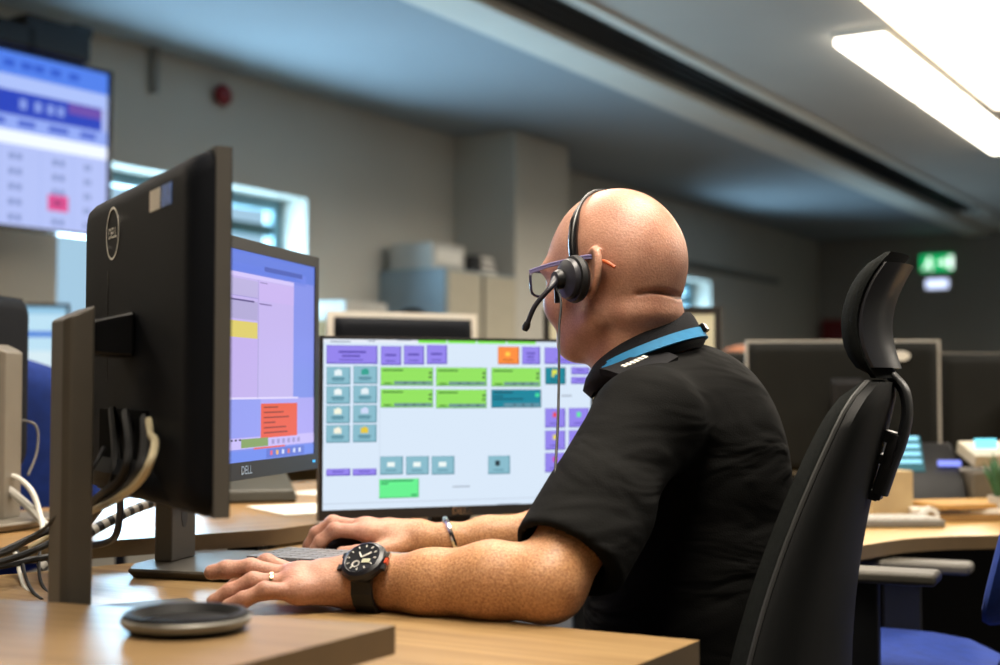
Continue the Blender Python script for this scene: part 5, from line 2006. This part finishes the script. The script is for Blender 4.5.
t = thing('potted_plant', 'small spiky green plant in a white pot on the curved desk', 'plant', (1.045, 2.90, RZ))
MB().lathe([(0, 0), (0.022, 0), (0.03, 0.05), (0.027, 0.05), (0.024, 0.04), (0, 0.04)], M_LGREY, n=20).build('pot', t)
mb = MB()
for k_ in range(26):
    a = k_ * 2.4
    r_ = 0.02 + 0.03 * random.random()
    hgt = 0.06 + 0.05 * random.random()
    b0 = V3((0.01 * math.cos(a), 0.01 * math.sin(a), 0.04))
    e = V3((r_ * math.cos(a), r_ * math.sin(a), 0.04 + hgt))
    mb.tube([b0, b0.lerp(e, 0.6) + V3((0, 0, 0.01)), e], [0.003, 0.0035, 0.0006], M_GREEN, n=5)
mb.build('leaves', t)
mats_ = [('keyboard', 0.80, 2.72)]
t = thing('keyboard', 'flat dark keyboard on the curved desk beside the black chair', 'keyboard', (0.74, 2.78, RZ), 0.05)
MB().box((0, 0, 0.008), (0.26, 0.11, 0.014), M_GREY).build('tray', t, bevel=0.003)
mb = MB()
for r_ in range(4):
    for c_ in range(12):
        mb.box((-0.115 + c_ * 0.0208, -0.04 + r_ * 0.025, 0.0165), (0.017, 0.02, 0.005), M_LGREY)
mb.build('keys', t)['kind'] = 'stuff'
for k_, (x, y) in enumerate(((1.09, 2.78), (1.14, 2.84))):
    t = thing('mug', ['pale mug beside the small plant', 'dark mug furthest right on the curved desk'][k_], 'mug', (x, y, RZ))
    mm = [M_LGREY, M_GREY][k_]
    MB().lathe([(0, 0), (0.032, 0), (0.035, 0.08), (0.032, 0.08), (0.03, 0.006), (0, 0.006)], mm, n=20).build('cup', t)
    MB().tube(spline([(0.033, 0, 0.065), (0.055, 0, 0.06), (0.055, 0, 0.03), (0.033, 0, 0.02)], 5), 0.004, mm).build('handle', t)

# ================================================================== LIGHT FROM OUTSIDE
wd_ = bpy.data.worlds.new('world')
sc.world = wd_
wd_.use_nodes = True
nt = wd_.node_tree
bg = nt.nodes['Background']
bg.inputs['Color'].default_value = (0.50, 0.78, 1.0, 1)
bg.inputs['Strength'].default_value = 0.72
# daylight through the window bays: sky portals are real skylight area lamps outside the glass
def daylight(u0, u1, z0, z1, e):
    la = bpy.data.lights.new('daylight', 'AREA')
    la.shape = 'RECTANGLE'
    la.size, la.size_y = u1 - u0, z1 - z0
    la.energy = e
    la.color = (0.45, 0.75, 1.0)
    o = bpy.data.objects.new('daylight', la)
    o.location = uv((u0 + u1) / 2, VL - 0.5, (z0 + z1) / 2 - 0.15)
    d = (VA + V3((0, 0, 0.45))).normalized()
    o.rotation_euler = d.to_track_quat('-Z', 'Z').to_euler()
    COL.objects.link(o)


daylight(WA0, WA1, WZ0, WZ1, 180)
daylight(WB0, WB1, WZ0, 1.93, 60)

sc.view_settings.view_transform = 'Standard'
sc.view_settings.look = 'None'
sc.view_settings.exposure = 0.1
sc.cycles.use_denoising = True
sc.cycles.max_bounces = 8
sc.cycles.sample_clamp_indirect = 6.0
